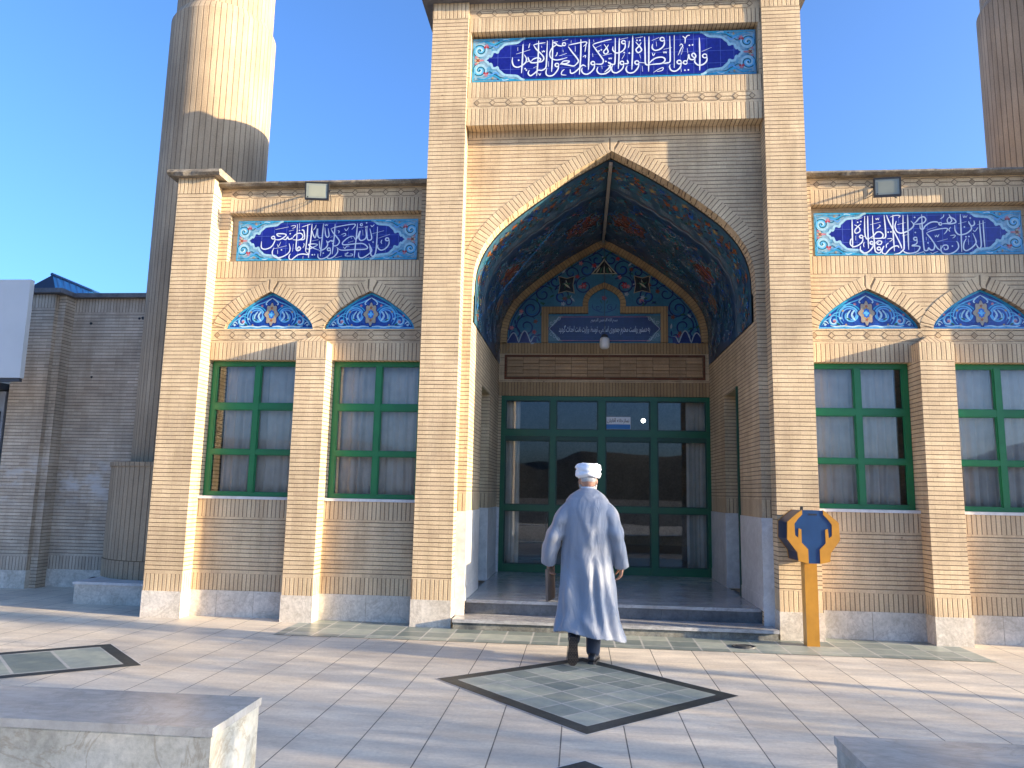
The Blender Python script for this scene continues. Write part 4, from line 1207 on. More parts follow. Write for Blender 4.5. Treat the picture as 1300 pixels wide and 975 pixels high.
for side in (-1, 1):
    rows = [[vpt(SL[i], side, Y0V+(Y1V-Y0V)*j/12, 0) for j in range(13)] for i in range(len(SL))]
    v.grid(rows, 't_vault', True, uv=lambda i, j: (SL[i], Y0V+(Y1V-Y0V)*j/12))
    rows = [[vpt(SL[i], side, Y0V+(Y1V-Y0V)*j/2, -0.06) for j in range(3)] for i in range(len(SL))]
    v.grid(rows, 'concrete', True)
vault = v.build('tiled_vault', portal)
for side in (-1, 1):
    rnd = random.Random(5)
    d = Decor(lambda u, w_, h, side=side: vpt(u, side, w_, h), 0.0015, 0.00002)
    # two coloured grounds: teal towards the front, navy behind, split by a lobed line
    edge = [(LV*i/60, 1.28+0.05*abs(math.sin(i*0.55))) for i in range(61)]
    for i in range(60):
        d.mb.face([d.mp(edge[i][0], edge[i][1], 0.0011), d.mp(edge[i+1][0], edge[i+1][1], 0.0011), d.mp(edge[i+1][0], 3.40, 0.0011), d.mp(edge[i][0], 3.40, 0.0011)],
                  [(edge[i][0], edge[i][1]), (edge[i+1][0], edge[i+1][1]), (edge[i+1][0], 3.4), (edge[i][0], 3.4)], 't_vaultnavy')
    d.stroke(edge, 0.02, 'g_mutewhite', n=2); d.stroke([(a, b-0.05) for a, b in edge], 0.012, 'g_orange', n=2)
    d.stroke([(0.02, 0.50), (LV, 0.50)], 0.018, 'g_blue', n=1); d.stroke([(0.02, 3.33), (LV, 3.33)], 0.02, 'g_turq', n=1)
    for k in range(9):      # small white kufic style bars
        s0 = LV-0.14-k*0.33
        for q in range(3):
            d.stroke([(s0-0.02*q, 1.10+0.04*q), (s0-0.22-0.01*q, 1.10+0.04*q)], 0.014, 'g_mutewhite', smooth=False, taper=0.7)
        for q in range(5): d.stroke([(s0-0.03-0.04*q, 1.09), (s0-0.03-0.04*q, 1.19)], 0.008, 'g_mutewhite', smooth=False, taper=0.7)
    # front band: orange and tan leaf scrolls over teal
    for k in range(26):
        s0 = LV-0.08-k*0.122; t0 = 0.80+0.16*math.sin(k*1.9)
        d.spiral(s0, t0, 0.10, rnd.uniform(0, 6), 1.2, 0.011, ['g_turq', 'g_blue', 'g_teal', 'g_navy'][k % 4], 1 if k % 2 else -1)
        d.flower(s0+0.05, t0-0.10, 0.055, 5, ['g_orange', 'g_gold', 'g_blue', 'g_orange'][k % 4], 'g_teal', rnd.uniform(0, 6))
        d.flower(s0-0.02, t0+0.10, 0.035, 6, ['g_rust', 'g_turq', 'g_gold'][k % 3], None, rnd.uniform(0, 6))
        for q in range(14): d.leaf(s0+rnd.uniform(-0.1, 0.1), 0.52+rnd.uniform(0, 0.52), rnd.uniform(0.04, 0.10), rnd.uniform(0, 6), ['g_orange', 'g_goldd', 'g_brown', 'g_leaf', 'g_turqdark', 'g_steel', 'g_navy'][rnd.randrange(7)])
    # big lobed medallions
    for s0, t0, r, c1, c2, c3 in ((LV-0.40, 2.25, 0.30, 'g_rust', 'g_brown', 'g_teal'), (LV-1.30, 2.75, 0.17, 'g_teal', 'g_greyteal', 'g_brown'), (LV-1.75, 2.05, 0.24, 'g_rust', 'g_leafdark', 'g_brown'), (0.80, 2.55, 0.18, 'g_brown', 'g_teal', 'g_rust'), (LV-1.05, 1.75, 0.13, 'g_teal', 'g_brown', 'g_greyteal')):
        for kk, cc in ((1.0, c1), (0.82, c2), (0.60, c1), (0.42, c3), (0.22, 'g_navy')):
            d.patch([(s0+r*kk*(1+0.12*math.cos(7*a))*math.cos(a)*1.0, t0+r*kk*1.15*(1+0.12*math.cos(7*a))*math.sin(a)) for a in [2*math.pi*i/42 for i in range(42)]], cc)
        d.stroke([(s0+r*1.08*(1+0.12*math.cos(7*a))*math.cos(a), t0+r*1.22*(1+0.12*math.cos(7*a))*math.sin(a)) for a in [2*math.pi*i/42 for i in range(43)]], 0.012, 'g_ltblue', n=2, taper=1)
        for q in range(14):
            d.leaf(s0+r*0.72*math.cos(q*0.45), t0+r*0.85*math.sin(q*0.45), 0.10, q*0.45, ['g_gold', 'g_orange', 'g_teal', 'g_rust'][q % 4]); d.spiral(s0+r*0.5*math.cos(q*0.9), t0+r*0.6*math.sin(q*0.9), 0.05, q, 1.0, 0.006, ['g_mutewhite', 'g_turq', 'g_navy'][q % 3], 1)
    # fine scrolls everywhere between
    for k in range(430):
        s0, t0 = rnd.uniform(0.08, LV-0.06), rnd.uniform(1.38, 3.25)
        c = ['g_blue', 'g_steel', 'g_turqdark', 'g_teal', 'g_mutewhite', 'g_steel', 'g_greyteal'][rnd.randrange(7)]
        d.spiral(s0, t0, rnd.uniform(0.05, 0.13), rnd.uniform(0, 6), rnd.choice((0.7, 1.0, 1.3)), rnd.uniform(0.009, 0.018), c, rnd.choice((-1, 1)))
        if k % 2 == 0: d.flower(s0+rnd.uniform(-0.1, 0.1), t0+rnd.uniform(-0.1, 0.1), rnd.uniform(0.012, 0.032), 5, ['g_orange', 'g_rust', 'g_pink', 'g_turqdark', 'g_gold', 'g_brown'][rnd.randrange(6)])
        if k % 3 == 0: d.leaf(s0, t0+0.1, 0.09, rnd.uniform(0, 6), ['g_leaf', 'g_steel', 'g_brown'][rnd.randrange(3)])
    d.build('arabesque', vault)
# ridge moulding along the crown of the vault
rm = MB(); rm.box(-0.022, 0.022, 0.42, 3.38, 5.715, 5.76, 'strip'); bevel(rm.build('ridge_moulding', portal), 0.004)

# ---- back wall: tympanum, bands, door
bw = MB(); YB = 3.5
bw.box(-1.72, -1.672, YB, YB+0.2, 0.27, 1.30, 'marble'); bw.box(1.735, 1.76, YB, YB+0.2, 0.27, 1.30, 'marble')
bw.box(-1.76, -1.672, YB+0.003, YB+0.2, 1.30, 3.13, 'brick'); bw.box(1.735, 1.76, YB+0.003, YB+0.2, 1.30, 3.13, 'brick')
bw.box(-1.76, 1.76, YB-0.004, YB+0.2, 3.13, 3.36, 'rim'); bw.box(-1.76, 1.76, YB, YB+0.2, 3.36, 3.84, 'plain')
bw.box(-1.76, 1.76, YB-0.006, YB+0.2, 3.84, 4.02, 'rim'); bw.box(-1.9, 1.9, YB+0.02, YB+0.2, 4.02, 6.2, 'plain')
bw.box(-1.595, 1.625, YB-0.002, YB+0.01, 3.44, 3.785, 'joint'); bw.box(-1.63, 1.66, YB-0.012, YB, 3.405, 3.44, 'redbrick'); bw.box(-1.63, 1.66, YB-0.012, YB, 3.785, 3.82, 'redbrick'); bw.box(-1.63, -1.595, YB-0.012, YB, 3.44, 3.785, 'redbrick'); bw.box(1.625, 1.66, YB-0.012, YB, 3.44, 3.785, 'redbrick')
nc = 12
for i in range(nc):
    for k in range(6):
        xa = -1.585+i*(3.2/nc); za = 3.45+k*0.055
        bw.box(xa+0.004, xa+3.2/nc-0.004, YB-0.006-0.022*((i+k) % 2), YB, za+0.005, za+0.051, 'plainone')
bw.build('back_wall', portal)
IR = [(x-0.105 if x > 0.3 else max(0, x*(1-0.35)), z) for x, z in APR[1:]]
VB = [(1.708, 4.02)]+[p for p in VP[1:] if p[1] > 4.02]
ring_in = offs(full([VB[0]]+resample(VB[1:], 5)), -0.112)
rg = MB(); ring(rg, [p for p in ring_in], 0.105, 3.40, 3.5, 'rim', outside=False); rg.build('tympanum_rim', portal)
ty = MB(); ty.prism(ring_in, 3.495, 3.52, 't_teal'); tym = ty.build('tympanum', portal)
d = Decor(lambda u, w_, h: Vector((u, 3.495-h, w_)), 0.0015, 0.00003); rnd = random.Random(11)
CX = 0.02
def inside(x, z):
    pts = ring_in; ins = False
    for i in range(len(pts)):
        a, b = pts[i-1], pts[i]
        if (a[1] > z) != (b[1] > z) and x < (b[0]-a[0])*(z-a[1])/(b[1]-a[1])+a[0]: ins = not ins
    return ins
e = offs(ring_in, -0.03); d.stroke(e[:len(e)//2+1], 0.016, 'g_navy', n=1, taper=1); d.stroke(e[len(e)//2:], 0.016, 'g_navy', n=1, taper=1)
for s in (-1, 1):
    def sc_(x, z, r, a0, t, w, m, fl): d.spiral(CX+s*x, z, r, a0 if s > 0 else math.pi-a0, t, w, m, fl*s)
    for (x, z, r, a0, t, fl) in ((0.30,5.28,0.16,0.4,1.4,1),(0.33,5.0,0.17,2.0,1.3,-1),(0.72,4.82,0.15,1.0,1.4,1),(1.02,4.86,0.16,3.0,1.3,-1),(1.22,4.60,0.19,0.5,1.6,1),(1.30,4.30,0.20,2.4,1.5,-1),(1.50,4.18,0.12,1.0,1.2,1),(0.55,5.22,0.13,4.0,1.2,-1),(0.12,5.45,0.12,1.0,1.2,1),(0.82,5.08,0.12,2.0,1.2,1),(0.60,4.72,0.09,0,1.2,1),(1.18,4.12,0.1,1,1.2,-1)):
        sc_(x, z, r, a0, t, 0.022, 'g_navy', fl); sc_(x, z, r*0.62, a0+2.5, t*0.7, 0.012, 'g_blue', fl)
        for q in range(4):
            a = rnd.uniform(0, 6.28); px, pz = CX+s*(x+r*math.cos(a)), z+r*math.sin(a)
            if inside(px, pz): d.leaf(px, pz, 0.10, rnd.uniform(0, 6), ['g_leaf', 'g_navy', 'g_leaf', 'g_mutewhite', 'g_navy'][rnd.randrange(5)])
        a = rnd.uniform(0, 6.28); px, pz = CX+s*(x+r*0.9*math.cos(a)), z+r*0.9*math.sin(a)
        if inside(px, pz): d.flower(px, pz, 0.04, 5, ['g_pink', 'g_red', 'g_mutewhite', 'g_rust'][rnd.randrange(4)])
    # star shaped dark medallion with a cream outline
    x, z = CX+s*0.63, 5.02
    st = [(x+(0.20 if i % 2 == 0 else 0.115)*math.cos(math.pi/4+i*math.pi/4), z+(0.22 if i % 2 == 0 else 0.115)*math.sin(math.pi/4+i*math.pi/4)) for i in range(9)]
    d.patch(st[:-1], 'g_greytan'); d.patch([((a-x)*0.88+x, (b-z)*0.88+z) for a, b in st[:-1]], 'g_black')
    for q in range(5): d.leaf(x+0.02*math.cos(q*1.3), z+0.02*math.sin(q*1.3), 0.15, 0.6+q*1.25, ['g_leaf', 'g_cream', 'g_leaf'][q % 3], 0.2)
    d.flower(CX+s*0.34, 5.00, 0.06, 6, 'g_red', 'g_pink'); d.flower(CX+s*0.40, 4.985, 0.035, 5, 'g_pink')
    # lobed navy clouds along the foot, outlined white
    cl = [(CX+s*(1.12+0.5*i/20), 4.03+(0.10+0.10*math.sin(math.pi*i/20))*abs(math.sin(math.pi*(0.5+2.5*i/20)))+0.0*i) for i in range(21)]
    d.patch(([(CX+s*1.12, 4.025)]+cl+[(CX+s*1.62, 4.025)])[::(1 if s < 0 else -1)], 'g_navy'); d.stroke(cl, 0.018, 'g_mutewhite', n=2)
d.patch([(CX-0.22, 5.20), (CX+0.22, 5.20), (CX+0.12, 5.31), (CX, 5.47), (CX-0.12, 5.31)], 'g_cream'); d.patch([(CX-0.185, 5.215), (CX+0.185, 5.215), (CX+0.10, 5.31), (CX, 5.43), (CX-0.10, 5.31)], 'g_black')
for q in range(5): d.leaf(CX-0.1+0.05*q, 5.27, 0.14, 1.0+0.28*q, 'g_leaf' if q % 2 else 'g_cream', 0.18)
d.build('arabesque', tym)
# plaque, its stepped brick frame and the little niche above
pf = MB(); yf = 3.44
pf.box(-1.02, -0.905, yf, 3.494, 4.022, 4.52, 'rim'); pf.box(0.945, 1.06, yf, 3.494, 4.022, 4.52, 'rim')
pf.box(-1.02, -0.245, yf+0.002, 3.494, 4.52, 4.63, 'rim'); pf.box(0.285, 1.06, yf+0.002, 3.494, 4.52, 4.63, 'rim')
npf = [(0.265, 4.63), (0.262, 4.72), (0.22, 4.81), (0.13, 4.885), (0.0, 4.945)]
ring(pf, full(resample(npf, 4), CX), 0.09, yf-0.002, 3.494, 'rim')
pf.build('plaque_frame', portal)
nb = MB(); nb.prism([(CX+0.262, 4.48)]+full(resample(npf, 4), CX)+[(CX-0.262, 4.48)], 3.478, 3.494, 't_teal'); nb_o = nb.build('niche_tile', portal)
d = Decor(lambda u, w_, h: Vector((u, 3.478-h, w_)), 0.0015, 0.00003)
for s in (-1, 1):
    d.spiral(CX+s*0.10, 4.62, 0.06, 1.0, 1.2, 0.014, 'g_navy', s); d.stroke([(CX, 4.54), (CX+s*0.08, 4.55), (CX+s*0.18, 4.60), (CX+s*0.2, 4.68)], 0.014, 'g_navy'); d.leaf(CX+s*0.05, 4.72, 0.08, 1.2*s, 'g_leaf')
d.flower(CX, 4.78, 0.045, 5, 'g_red', 'g_rust'); d.build('floral_motif', nb_o)
pl = MB(); pl.box(-0.905, 0.945, 3.468, 3.494, 4.04, 4.475, 't_navy'); plq = pl.build('dedication_plaque', portal)
d = Decor(lambda u, w_, h: Vector((u, 3.468-h, w_)), 0.0012, 0.00004)
for s in (-1, 1):
    for q in (-1, 1):
        cx_, cz_ = CX+s*0.925, 4.2575+q*0.2175
        d.patch([(cx_, cz_), (cx_-s*0.24, cz_), (cx_-s*0.15, cz_-q*0.09), (cx_-s*0.10, cz_-q*0.15), (cx_, cz_-q*0.195)], 'g_greyteal')
        for k in range(3): d.spiral(cx_-s*(0.05+0.06*k), cz_-q*(0.12-0.035*k), 0.035, k, 1.2, 0.007, 'g_mutewhite', s*q)
    x = CX+s*0.75
    d.stroke([(x, 4.46), (CX+s*0.80, 4.39), (CX+s*0.85, 4.32), (CX+s*0.905, 4.2575), (CX+s*0.85, 4.195), (CX+s*0.80, 4.125), (x, 4.055)], 0.010, 'g_mutewhite', taper=1)
for z in (4.458, 4.057): d.stroke([(CX-0.75, z), (CX+0.75, z)], 0.007, 'g_pink', smooth=False, taper=1)
d.build('plaque_border', plq)
# ---- Persian lettering set from joined letter forms
FORMS = {'ا':0xFE8D,'آ':0xFE81,'ب':0xFE8F,'ت':0xFE95,'ث':0xFE99,'ج':0xFE9D,'ح':0xFEA1,'خ':0xFEA5,'د':0xFEA9,'ذ':0xFEAB,'ر':0xFEAD,'ز':0xFEAF,'س':0xFEB1,'ش':0xFEB5,'ص':0xFEB9,'ط':0xFEC1,'ع':0xFEC9,'ف':0xFED1,'ق':0xFED5,'ل':0xFEDD,'م':0xFEE1,'ن':0xFEE5,'ه':0xFEE9,'و':0xFEED,'ی':0xFBFC,'گ':0xFB92,'ک':0xFB8E,'پ':0xFB56}
RIGHT_ONLY = set('اآدذرزو')
def shape(txt):
    out = []
    for wd in txt.split(' '):
        g = []; i = 0
        while i < len(wd):
            c = wd[i]
            if c not in FORMS: g.append(c); i += 1; continue
            prev = i > 0 and wd[i-1] in FORMS and wd[i-1] not in RIGHT_ONLY
            if c == 'ل' and i+1 < len(wd) and wd[i+1] == 'ا':
                g.append(chr(0xFEFC if prev else 0xFEFB)); i += 2; continue
            nxt = c not in RIGHT_ONLY and i+1 < len(wd) and wd[i+1] in FORMS
            b = FORMS[c]; k = 0
            if prev and nxt: k = 3
            elif nxt: k = 2
            elif prev: k = 1
            g.append(chr(b+k)); i += 1
        out.append(''.join(g[::-1]))
    return ' '.join(out[::-1])
def text_mesh(name, txt, parent, cx, cz, y, width, height, mat, shear=0.0, bold=0.0):
    cu = bpy.data.curves.new(name, 'FONT'); cu.body = shape(txt); cu.shear = shear; cu.offset = bold; cu.resolution_u = 3
    tmp = bpy.data.objects.new(name+'_tmp', cu); C.objects.link(tmp)
    dg = bpy.context.evaluated_depsgraph_get(); me = bpy.data.meshes.new_from_object(tmp.evaluated_get(dg))
    bpy.data.objects.remove(tmp); bpy.data.curves.remove(cu)
    xs = [v.co.x for v in me.vertices]; ys = [v.co.y for v in me.vertices]
    x0, x1, y0, y1 = min(xs), max(xs), min(ys), max(ys)
    for v in me.vertices:
        v.co = Vector((cx+((v.co.x-x0)/(x1-x0)-0.5)*width, y, cz+((v.co.y-y0)/(y1-y0)-0.5)*height))
    me.materials.clear(); me.materials.append(M[mat]); me.name = name
    o = bpy.data.objects.new(name, me); C.objects.link(o)
    if parent is not None:
        o.parent = parent; off = Vector((0, 0, 0)); p = parent
        while p is not None: off += p.location; p = p.parent
        o.location = -off
    return o
text_mesh('lettering', 'بسم الله الرحمن الرحیم', plq, CX+0.0, 4.395, 3.4645, 0.44, 0.08, 'whiteglaze', 0.25, 0.006)
text_mesh('lettering', 'به دستور ریاست محترم جمهوری اسلامی، توسط وزارت نفت احداث گردید', plq, CX, 4.235, 3.4645, 1.50, 0.17, 'whiteglaze', 0.15, 0.010)
# ================================================================ entrance door screen (part of the portal)
dr = MB(); Y = 3.52; D = 0.07
xs = [(-1.67, -1.60), (-0.855, -0.764), (-0.07, 0.04), (0.776, 0.877), (1.665, 1.735)]
dr.box(-1.67, 1.735, Y, Y+D, 3.06, 3.13, 'doorgreen'); dr.box(-1.67, 1.735, Y-0.01, Y+D, 2.465, 2.57, 'doorgreen')
for i, (a, b) in enumerate(xs):
    dr.box(a, b, Y-(0.004 if i in (0, 4) else 0.015), Y+D, 0.28, 2.465, 'doorgreen'); dr.box(a, b, Y-0.003, Y+D, 2.57, 3.06, 'doorgreen')
segs = [(xs[i][1], xs[i+1][0]) for i in range(4)]
for i, (a, b) in enumerate(segs):
    dr.box(a, b, Y, Y+D, 1.255, 1.345, 'doorgreen'); dr.box(a, b, Y, Y+D, 0.28, 0.40, 'doorgreen'); dr.box(a, b, Y, Y+D, 2.40, 2.465, 'greendark')
    # slim beads
    for c, e in ((0.40, 1.255), (1.345, 2.40), (2.57, 3.06)):
        for p, q in ((a, a+0.022), (b-0.022, b)): dr.box(p, q, Y+0.012, Y+0.05, c, e, 'greendark')
        dr.box(a+0.022, b-0.022, Y+0.012, Y+0.05, c, c+0.016, 'greendark'); dr.box(a+0.022, b-0.022, Y+0.012, Y+0.05, e-0.016, e, 'greendark')
door = dr.build('entrance_door', portal); bevel(door, 0.003, 1)
for i, (a, b) in enumerate(segs):
    for c, e in ((0.40, 1.255), (1.345, 2.40), (2.57, 3.06)):
        g = MB(); g.box(a+0.004, b-0.004, Y+0.052, Y+0.057, c+0.004, e-0.004, 'glass'); g.build('pane', door)
h = MB(); h.tube([(-0.11, Y-0.015, 1.02), (-0.11, Y-0.06, 1.02), (-0.11, Y-0.06, 1.24), (-0.11, Y-0.015, 1.24)], 0.013, 'brass'); h.box(-0.14, -0.08, Y-0.02, Y-0.002, 0.96, 1.28, 'brass'); h.build('handle', door)
# hall behind the doors
r = MB()
r.box(-3.4, 3.4, 3.75, 11.0, 0.20, 0.27, 'carpet'); r.box(-3.4, 3.4, 3.75, 11.0, 4.0, 4.1, 'plaster'); r.box(-3.5, -3.4, 3.75, 11.0, 0.2, 4.1, 'plaster'); r.box(3.4, 3.5, 3.75, 11.0, 0.2, 4.1, 'plaster'); r.box(-3.5, 3.5, 11.0, 11.1, 0.2, 4.1, 'plaster')
r.box(-3.5, -1.68, 3.705, 3.76, 0.2, 4.1, 'plaster'); r.box(1.74, 3.5, 3.705, 3.76, 0.2, 4.1, 'plaster'); r.box(-1.68, 1.74, 3.705, 3.76, 3.2, 4.1, 'plaster')
r.build('hall_interior', portal)
curtain(-1.63, -1.36, 0.33, 3.08, 3.68, 'narrow beige curtain gathered at the left edge of the glass entrance', 'curtaindoor', 31.0, 0.03, freq=17)
curtain(1.36, 1.70, 0.33, 3.08, 3.68, 'beige curtain gathered at the right edge of the glass entrance', 'curtaindoor', 47.0, 0.03, freq=15)
# steps
st = thing('entrance_steps', (0, 0, 0), 'worn grey stone steps up to the glass entrance', 'steps')
s1 = MB(); s1.box(-1.795, 1.795, -0.09, 0.34, 0.082, 0.118, 'step'); bevel(s1.build('lower_tread', st), 0.008)
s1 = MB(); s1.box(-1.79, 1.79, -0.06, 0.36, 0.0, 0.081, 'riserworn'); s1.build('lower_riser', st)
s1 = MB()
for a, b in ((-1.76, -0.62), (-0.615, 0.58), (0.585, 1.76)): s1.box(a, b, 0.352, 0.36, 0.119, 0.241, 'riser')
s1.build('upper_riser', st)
# notice on the door glass
nt_ = MB(); nt_.box(0.05, 0.455, Y+0.045, Y+0.0515, 2.60, 2.80, 'paper'); nt_.box(0.055, 0.45, Y+0.0435, Y+0.0455, 2.602, 2.678, 'paperblue')
sg = nt_.build('door_notice', None); tag(sg, 'white and blue paper notice behind the glass over the entrance', 'sign')
text_mesh('lettering', 'نمازخانه آقایان', sg, 0.2525, 2.738, Y+0.043, 0.36, 0.085, 'ink', 0, 0.012)
# lamp hanging in the arch
lt = thing('pendant_lamp', (0.012, 3.0, 5.7), 'white glass jar lamp hanging on a thin wire in front of the dedication plaque', 'lamp')
yl = 3.0; zl = 3.93
b = MB(); prof = [(0.012, 0.13), (0.045, 0.125), (0.055, 0.10), (0.05, 0.085)]
rows = [[(0.012+r_*math.cos(a), yl+r_*math.sin(a), zl+z) for a in [2*math.pi*i/20 for i in range(20)]] for r_, z in ((0.0, -0.105), (0.05, -0.105), (0.074, -0.085), (0.08, -0.04), (0.08, 0.03), (0.072, 0.065), (0.05, 0.082), (0.0, 0.082))]
b.grid(rows, 'globe', True, closed_u=True); b.build('globe', lt)
b = MB(); rows = [[(0.012+r_*math.cos(a), yl+r_*math.sin(a), zl+z) for a in [2*math.pi*i/16 for i in range(16)]] for r_, z in ((0.052, 0.075), (0.056, 0.10), (0.04, 0.125), (0.012, 0.135), (0.0, 0.136))]
b.grid(rows, 'iron', True, closed_u=True); b.build('cap', lt)
b = MB(); b.tube([(0.012, yl, zl+0.13), (0.012, yl, 5.73)], 0.005, 'wire', 6); b.build('wire', lt)
lm = thing('ceiling_lamp', (0.87, 6.0, 3.98), 'small lit lamp hanging inside the hall, bright through the glass', 'lamp')
b = MB(); b.ball((0.87, 6.0, 2.98), 0.042, 'lampon', 10); b.build('bulb', lm); b = MB(); b.tube([(0.87, 6.0, 3.03), (0.87, 6.0, 3.99)], 0.008, 'wire', 6); b.build('wire', lm)
# shoe rack just inside
sr = thing('shoe_rack', (-1.2, 4.0, 0.27), 'dark shoe rack behind the lower left pane of the glass entrance', 'rack')
for x in (-1.52, -0.92):
    for y in (3.80, 4.08): b = MB(); b.box(x-0.012, x+0.012, y-0.012, y+0.012, 0.27, 1.32, 'iron'); b.build('post', sr)
for z in (0.45, 0.72, 1.0, 1.28): b = MB(); b.box(-1.53, -0.91, 3.80, 4.08, z, z+0.018, 'iron'); b.build('shelf', sr)
# ================================================================ minarets
def cyl(mb, cx, cy, r, z0, z1, mat, n=64, r1=None, v0=0.0):
    r1 = r if r1 is None else r1; rows = []
    for z, q in ((z0, r), (z1, r1)):
        rows.append([(cx+q*math.cos(2*math.pi*i/n), cy+q*math.sin(2*math.pi*i/n), z) for i in range(n+1)])
    mb.grid(rows, mat, True, uv=lambda i, j: (j/n*2*math.pi*r, v0+(z0, z1)[i]))
def disc(mb, cx, cy, r, z, mat, n=64):
    mb.face([(cx+r*math.cos(2*math.pi*i/n), cy+r*math.sin(2*math.pi*i/n), z) for i in range(n)], None, mat)
def minaret(s, label):
    cx, cy = (-6.22 if s < 0 else 6.40), 2.1
    t = thing('minaret', (cx, cy, 0), label, 'minaret', 'round brick minarets behind the wings')
    b = MB(); cyl(b, cx, cy, 1.05, 0.282, 0.52, 'stave'); cyl(b, cx, cy, 1.043, 0.53, 1.80, 'stave'); cyl(b, cx, cy, 1.06, 1.80, 1.86, 'stave'); disc(b, cx, cy, 1.06, 1.86, 'stave'); cyl(b, cx, cy, 1.035, 0.5, 0.55, 'joint'); b.build('drum', t)
    b = MB(); cyl(b, cx, cy, 0.80, 1.86, 8.85, 'stave'); cyl(b, cx, cy, 0.80, 8.85, 8.98, 'stave', r1=0.74); cyl(b, cx, cy, 0.74, 8.98, 14.0, 'stave'); b.build('shaft', t)
    b = MB(); cyl(b, cx, cy, 0.74, 14.0, 14.6, 'stave', r1=1.5); cyl(b, cx, cy, 1.5, 14.6, 15.3, 'stave'); disc(b, cx, cy, 1.5, 15.3, 'stave'); cyl(b, cx, cy, 0.6, 15.3, 17.0, 'stave'); b.build('balcony', t)
    b = MB(); rows = [[(cx+q*math.cos(2*math.pi*i/32), cy+q*math.sin(2*math.pi*i/32), z) for i in range(32)] for q, z in ((0.6, 17.0), (0.72, 17.4), (0.6, 18.0), (0.25, 18.7), (0.02, 19.2))]
    b.grid(rows, 't_teal', True, closed_u=True); b.build('cap', t)
minaret(-1, 'round brick minaret behind the left wing, half in shadow and standing on a wider drum')
minaret(1, 'round brick minaret behind the right wing, cut by the right edge of the photo')
p = thing('minaret_plinth', (-6.2, 1.2, 0), 'low pale stone plinth under the left minaret', 'plinth')
b = MB(); b.box(-6.93, -5.545, 0.76, 3.3, 0.0, 0.245, 'plinth'); b.build('block', p)
b = MB(); b.box(-6.95, -6.02, 0.74, 3.3, 0.247, 0.281, 'marble'); b.box(-6.015, -5.545, 0.74, 3.3, 0.247, 0.281, 'marble'); b.build('slab', p)

# ================================================================ boundary wall and what stands behind it
bwl = thing('boundary_wall', (-8, 2.25, 0), 'weathered brick boundary wall with a pier, left of the minaret', 'wall')
b = MB()
b.box(-8.40, -5.4, 2.19, 2.6, 0, 0.26, 'plinth'); b.box(-8.40, -5.4, 2.2, 2.6, 0.26, 0.46, 'soldier_dark'); b.box(-8.40, -5.4, 2.2, 2.6, 0.46, 4.24, 'brick_dark'); b.box(-8.40, -5.4, 2.195, 2.6, 4.24, 4.46, 'soldier_dark')
b.build('wall', bwl)
b = MB(); b.box(-9.12, -8.50, 1.89, 2.6, 0, 0.26, 'plinth'); b.box(-9.11, -8.51, 1.90, 2.6, 0.26, 0.46, 'soldier_dark'); b.box(-9.11, -8.51, 1.90, 2.6, 0.46, 4.24, 'brick_dark'); b.box(-9.112, -8.508, 1.896, 2.6, 4.24, 4.46, 'soldier_dark')
b.box(-8.51, -8.40, 1.98, 2.6, 0.0, 4.46, 'brick_dark')
b.build('pier', bwl)
b = MB(); b.box(-8.36, -5.4, 2.10, 2.7, 4.462, 4.53, 'cope_metal'); b.box(-9.2, -8.36, 1.80, 2.7, 4.462, 4.535, 'cope_metal'); b.build('coping', bwl)
b = MB()      # black plates on the wall for the shade inside a drain hole and putlog holes
hx, hz = -7.62, 0.10
b.prism([(hx+0.105*math.cos(a)*(1 if math.cos(a) > 0 else 1), hz+0.065*math.sin(a)) for a in [2*math.pi*i/16 for i in range(16)]], 2.184, 2.189, 'black')
for hx, hz, r_ in ((-8.10, 4.06, 0.022), (-7.30, 4.14, 0.02), (-7.24, 4.145, 0.026), (-8.0, 3.2, 0.018)):
    b.prism([(hx+r_*math.cos(a)*(1+0.2*math.sin(3*a)), hz+r_*math.sin(a)) for a in [2*math.pi*i/10 for i in range(10)]], 2.192, 2.1995, 'black')
b.build('hole_shade_plates', bwl)

hb = thing('blue_roof_building', (-12, 8, 0), 'building with a blue metal roof peeking over the left boundary wall', 'building')
b = MB(); b.box(-14.0, -11.0, 5.2, 15.8, 0, 5.28, 'brick_dark'); b.build('wall', hb)
b = MB(); y0, y1 = 5.0, 16.0
A, Bq, Cq, D = (-14.2, 5.28), (-10.90, 5.30), (-11.03, 5.71), (-12.6, 5.0+0.98)
A, Bq, Cq, D = (-13.1, 5.28), (-10.90, 5.30), (-11.03, 5.72), (-13.1, 4.60+0.72)
for P_, m in (([(A[0],y0,A[1]),(Bq[0],y0,Bq[1]),(Cq[0],y0,Cq[1]),(-11.75,y0,5.33)], 'boxblue2'),):
    b.face(P_, None, m)  # gable front in a deeper blue: its shade is put into the colour
L_ = [(-10.90, 5.30), (-11.03, 5.72), (-11.75, 5.33), (-13.1, 5.28)]
for p_, q_ in zip(L_[:-1], L_[1:]): b.face([(p_[0],y0,p_[1]),(p_[0],y1,p_[1]),(q_[0],y1,q_[1]),(q_[0],y0,q_[1])], [(y0,0),(y1,0),(y1,1),(y0,1)], 'blueroof')
b.face([(p_[0],y1,p_[1]) for p_ in L_], None, 'blueroof'); b.build('roof', hb)
b = MB(); b.tube([(-11.03, 4.98, 5.725), (-11.03, 16.02, 5.725)], 0.035, 'boxblue', 8); b.build('ridge_cap', hb)

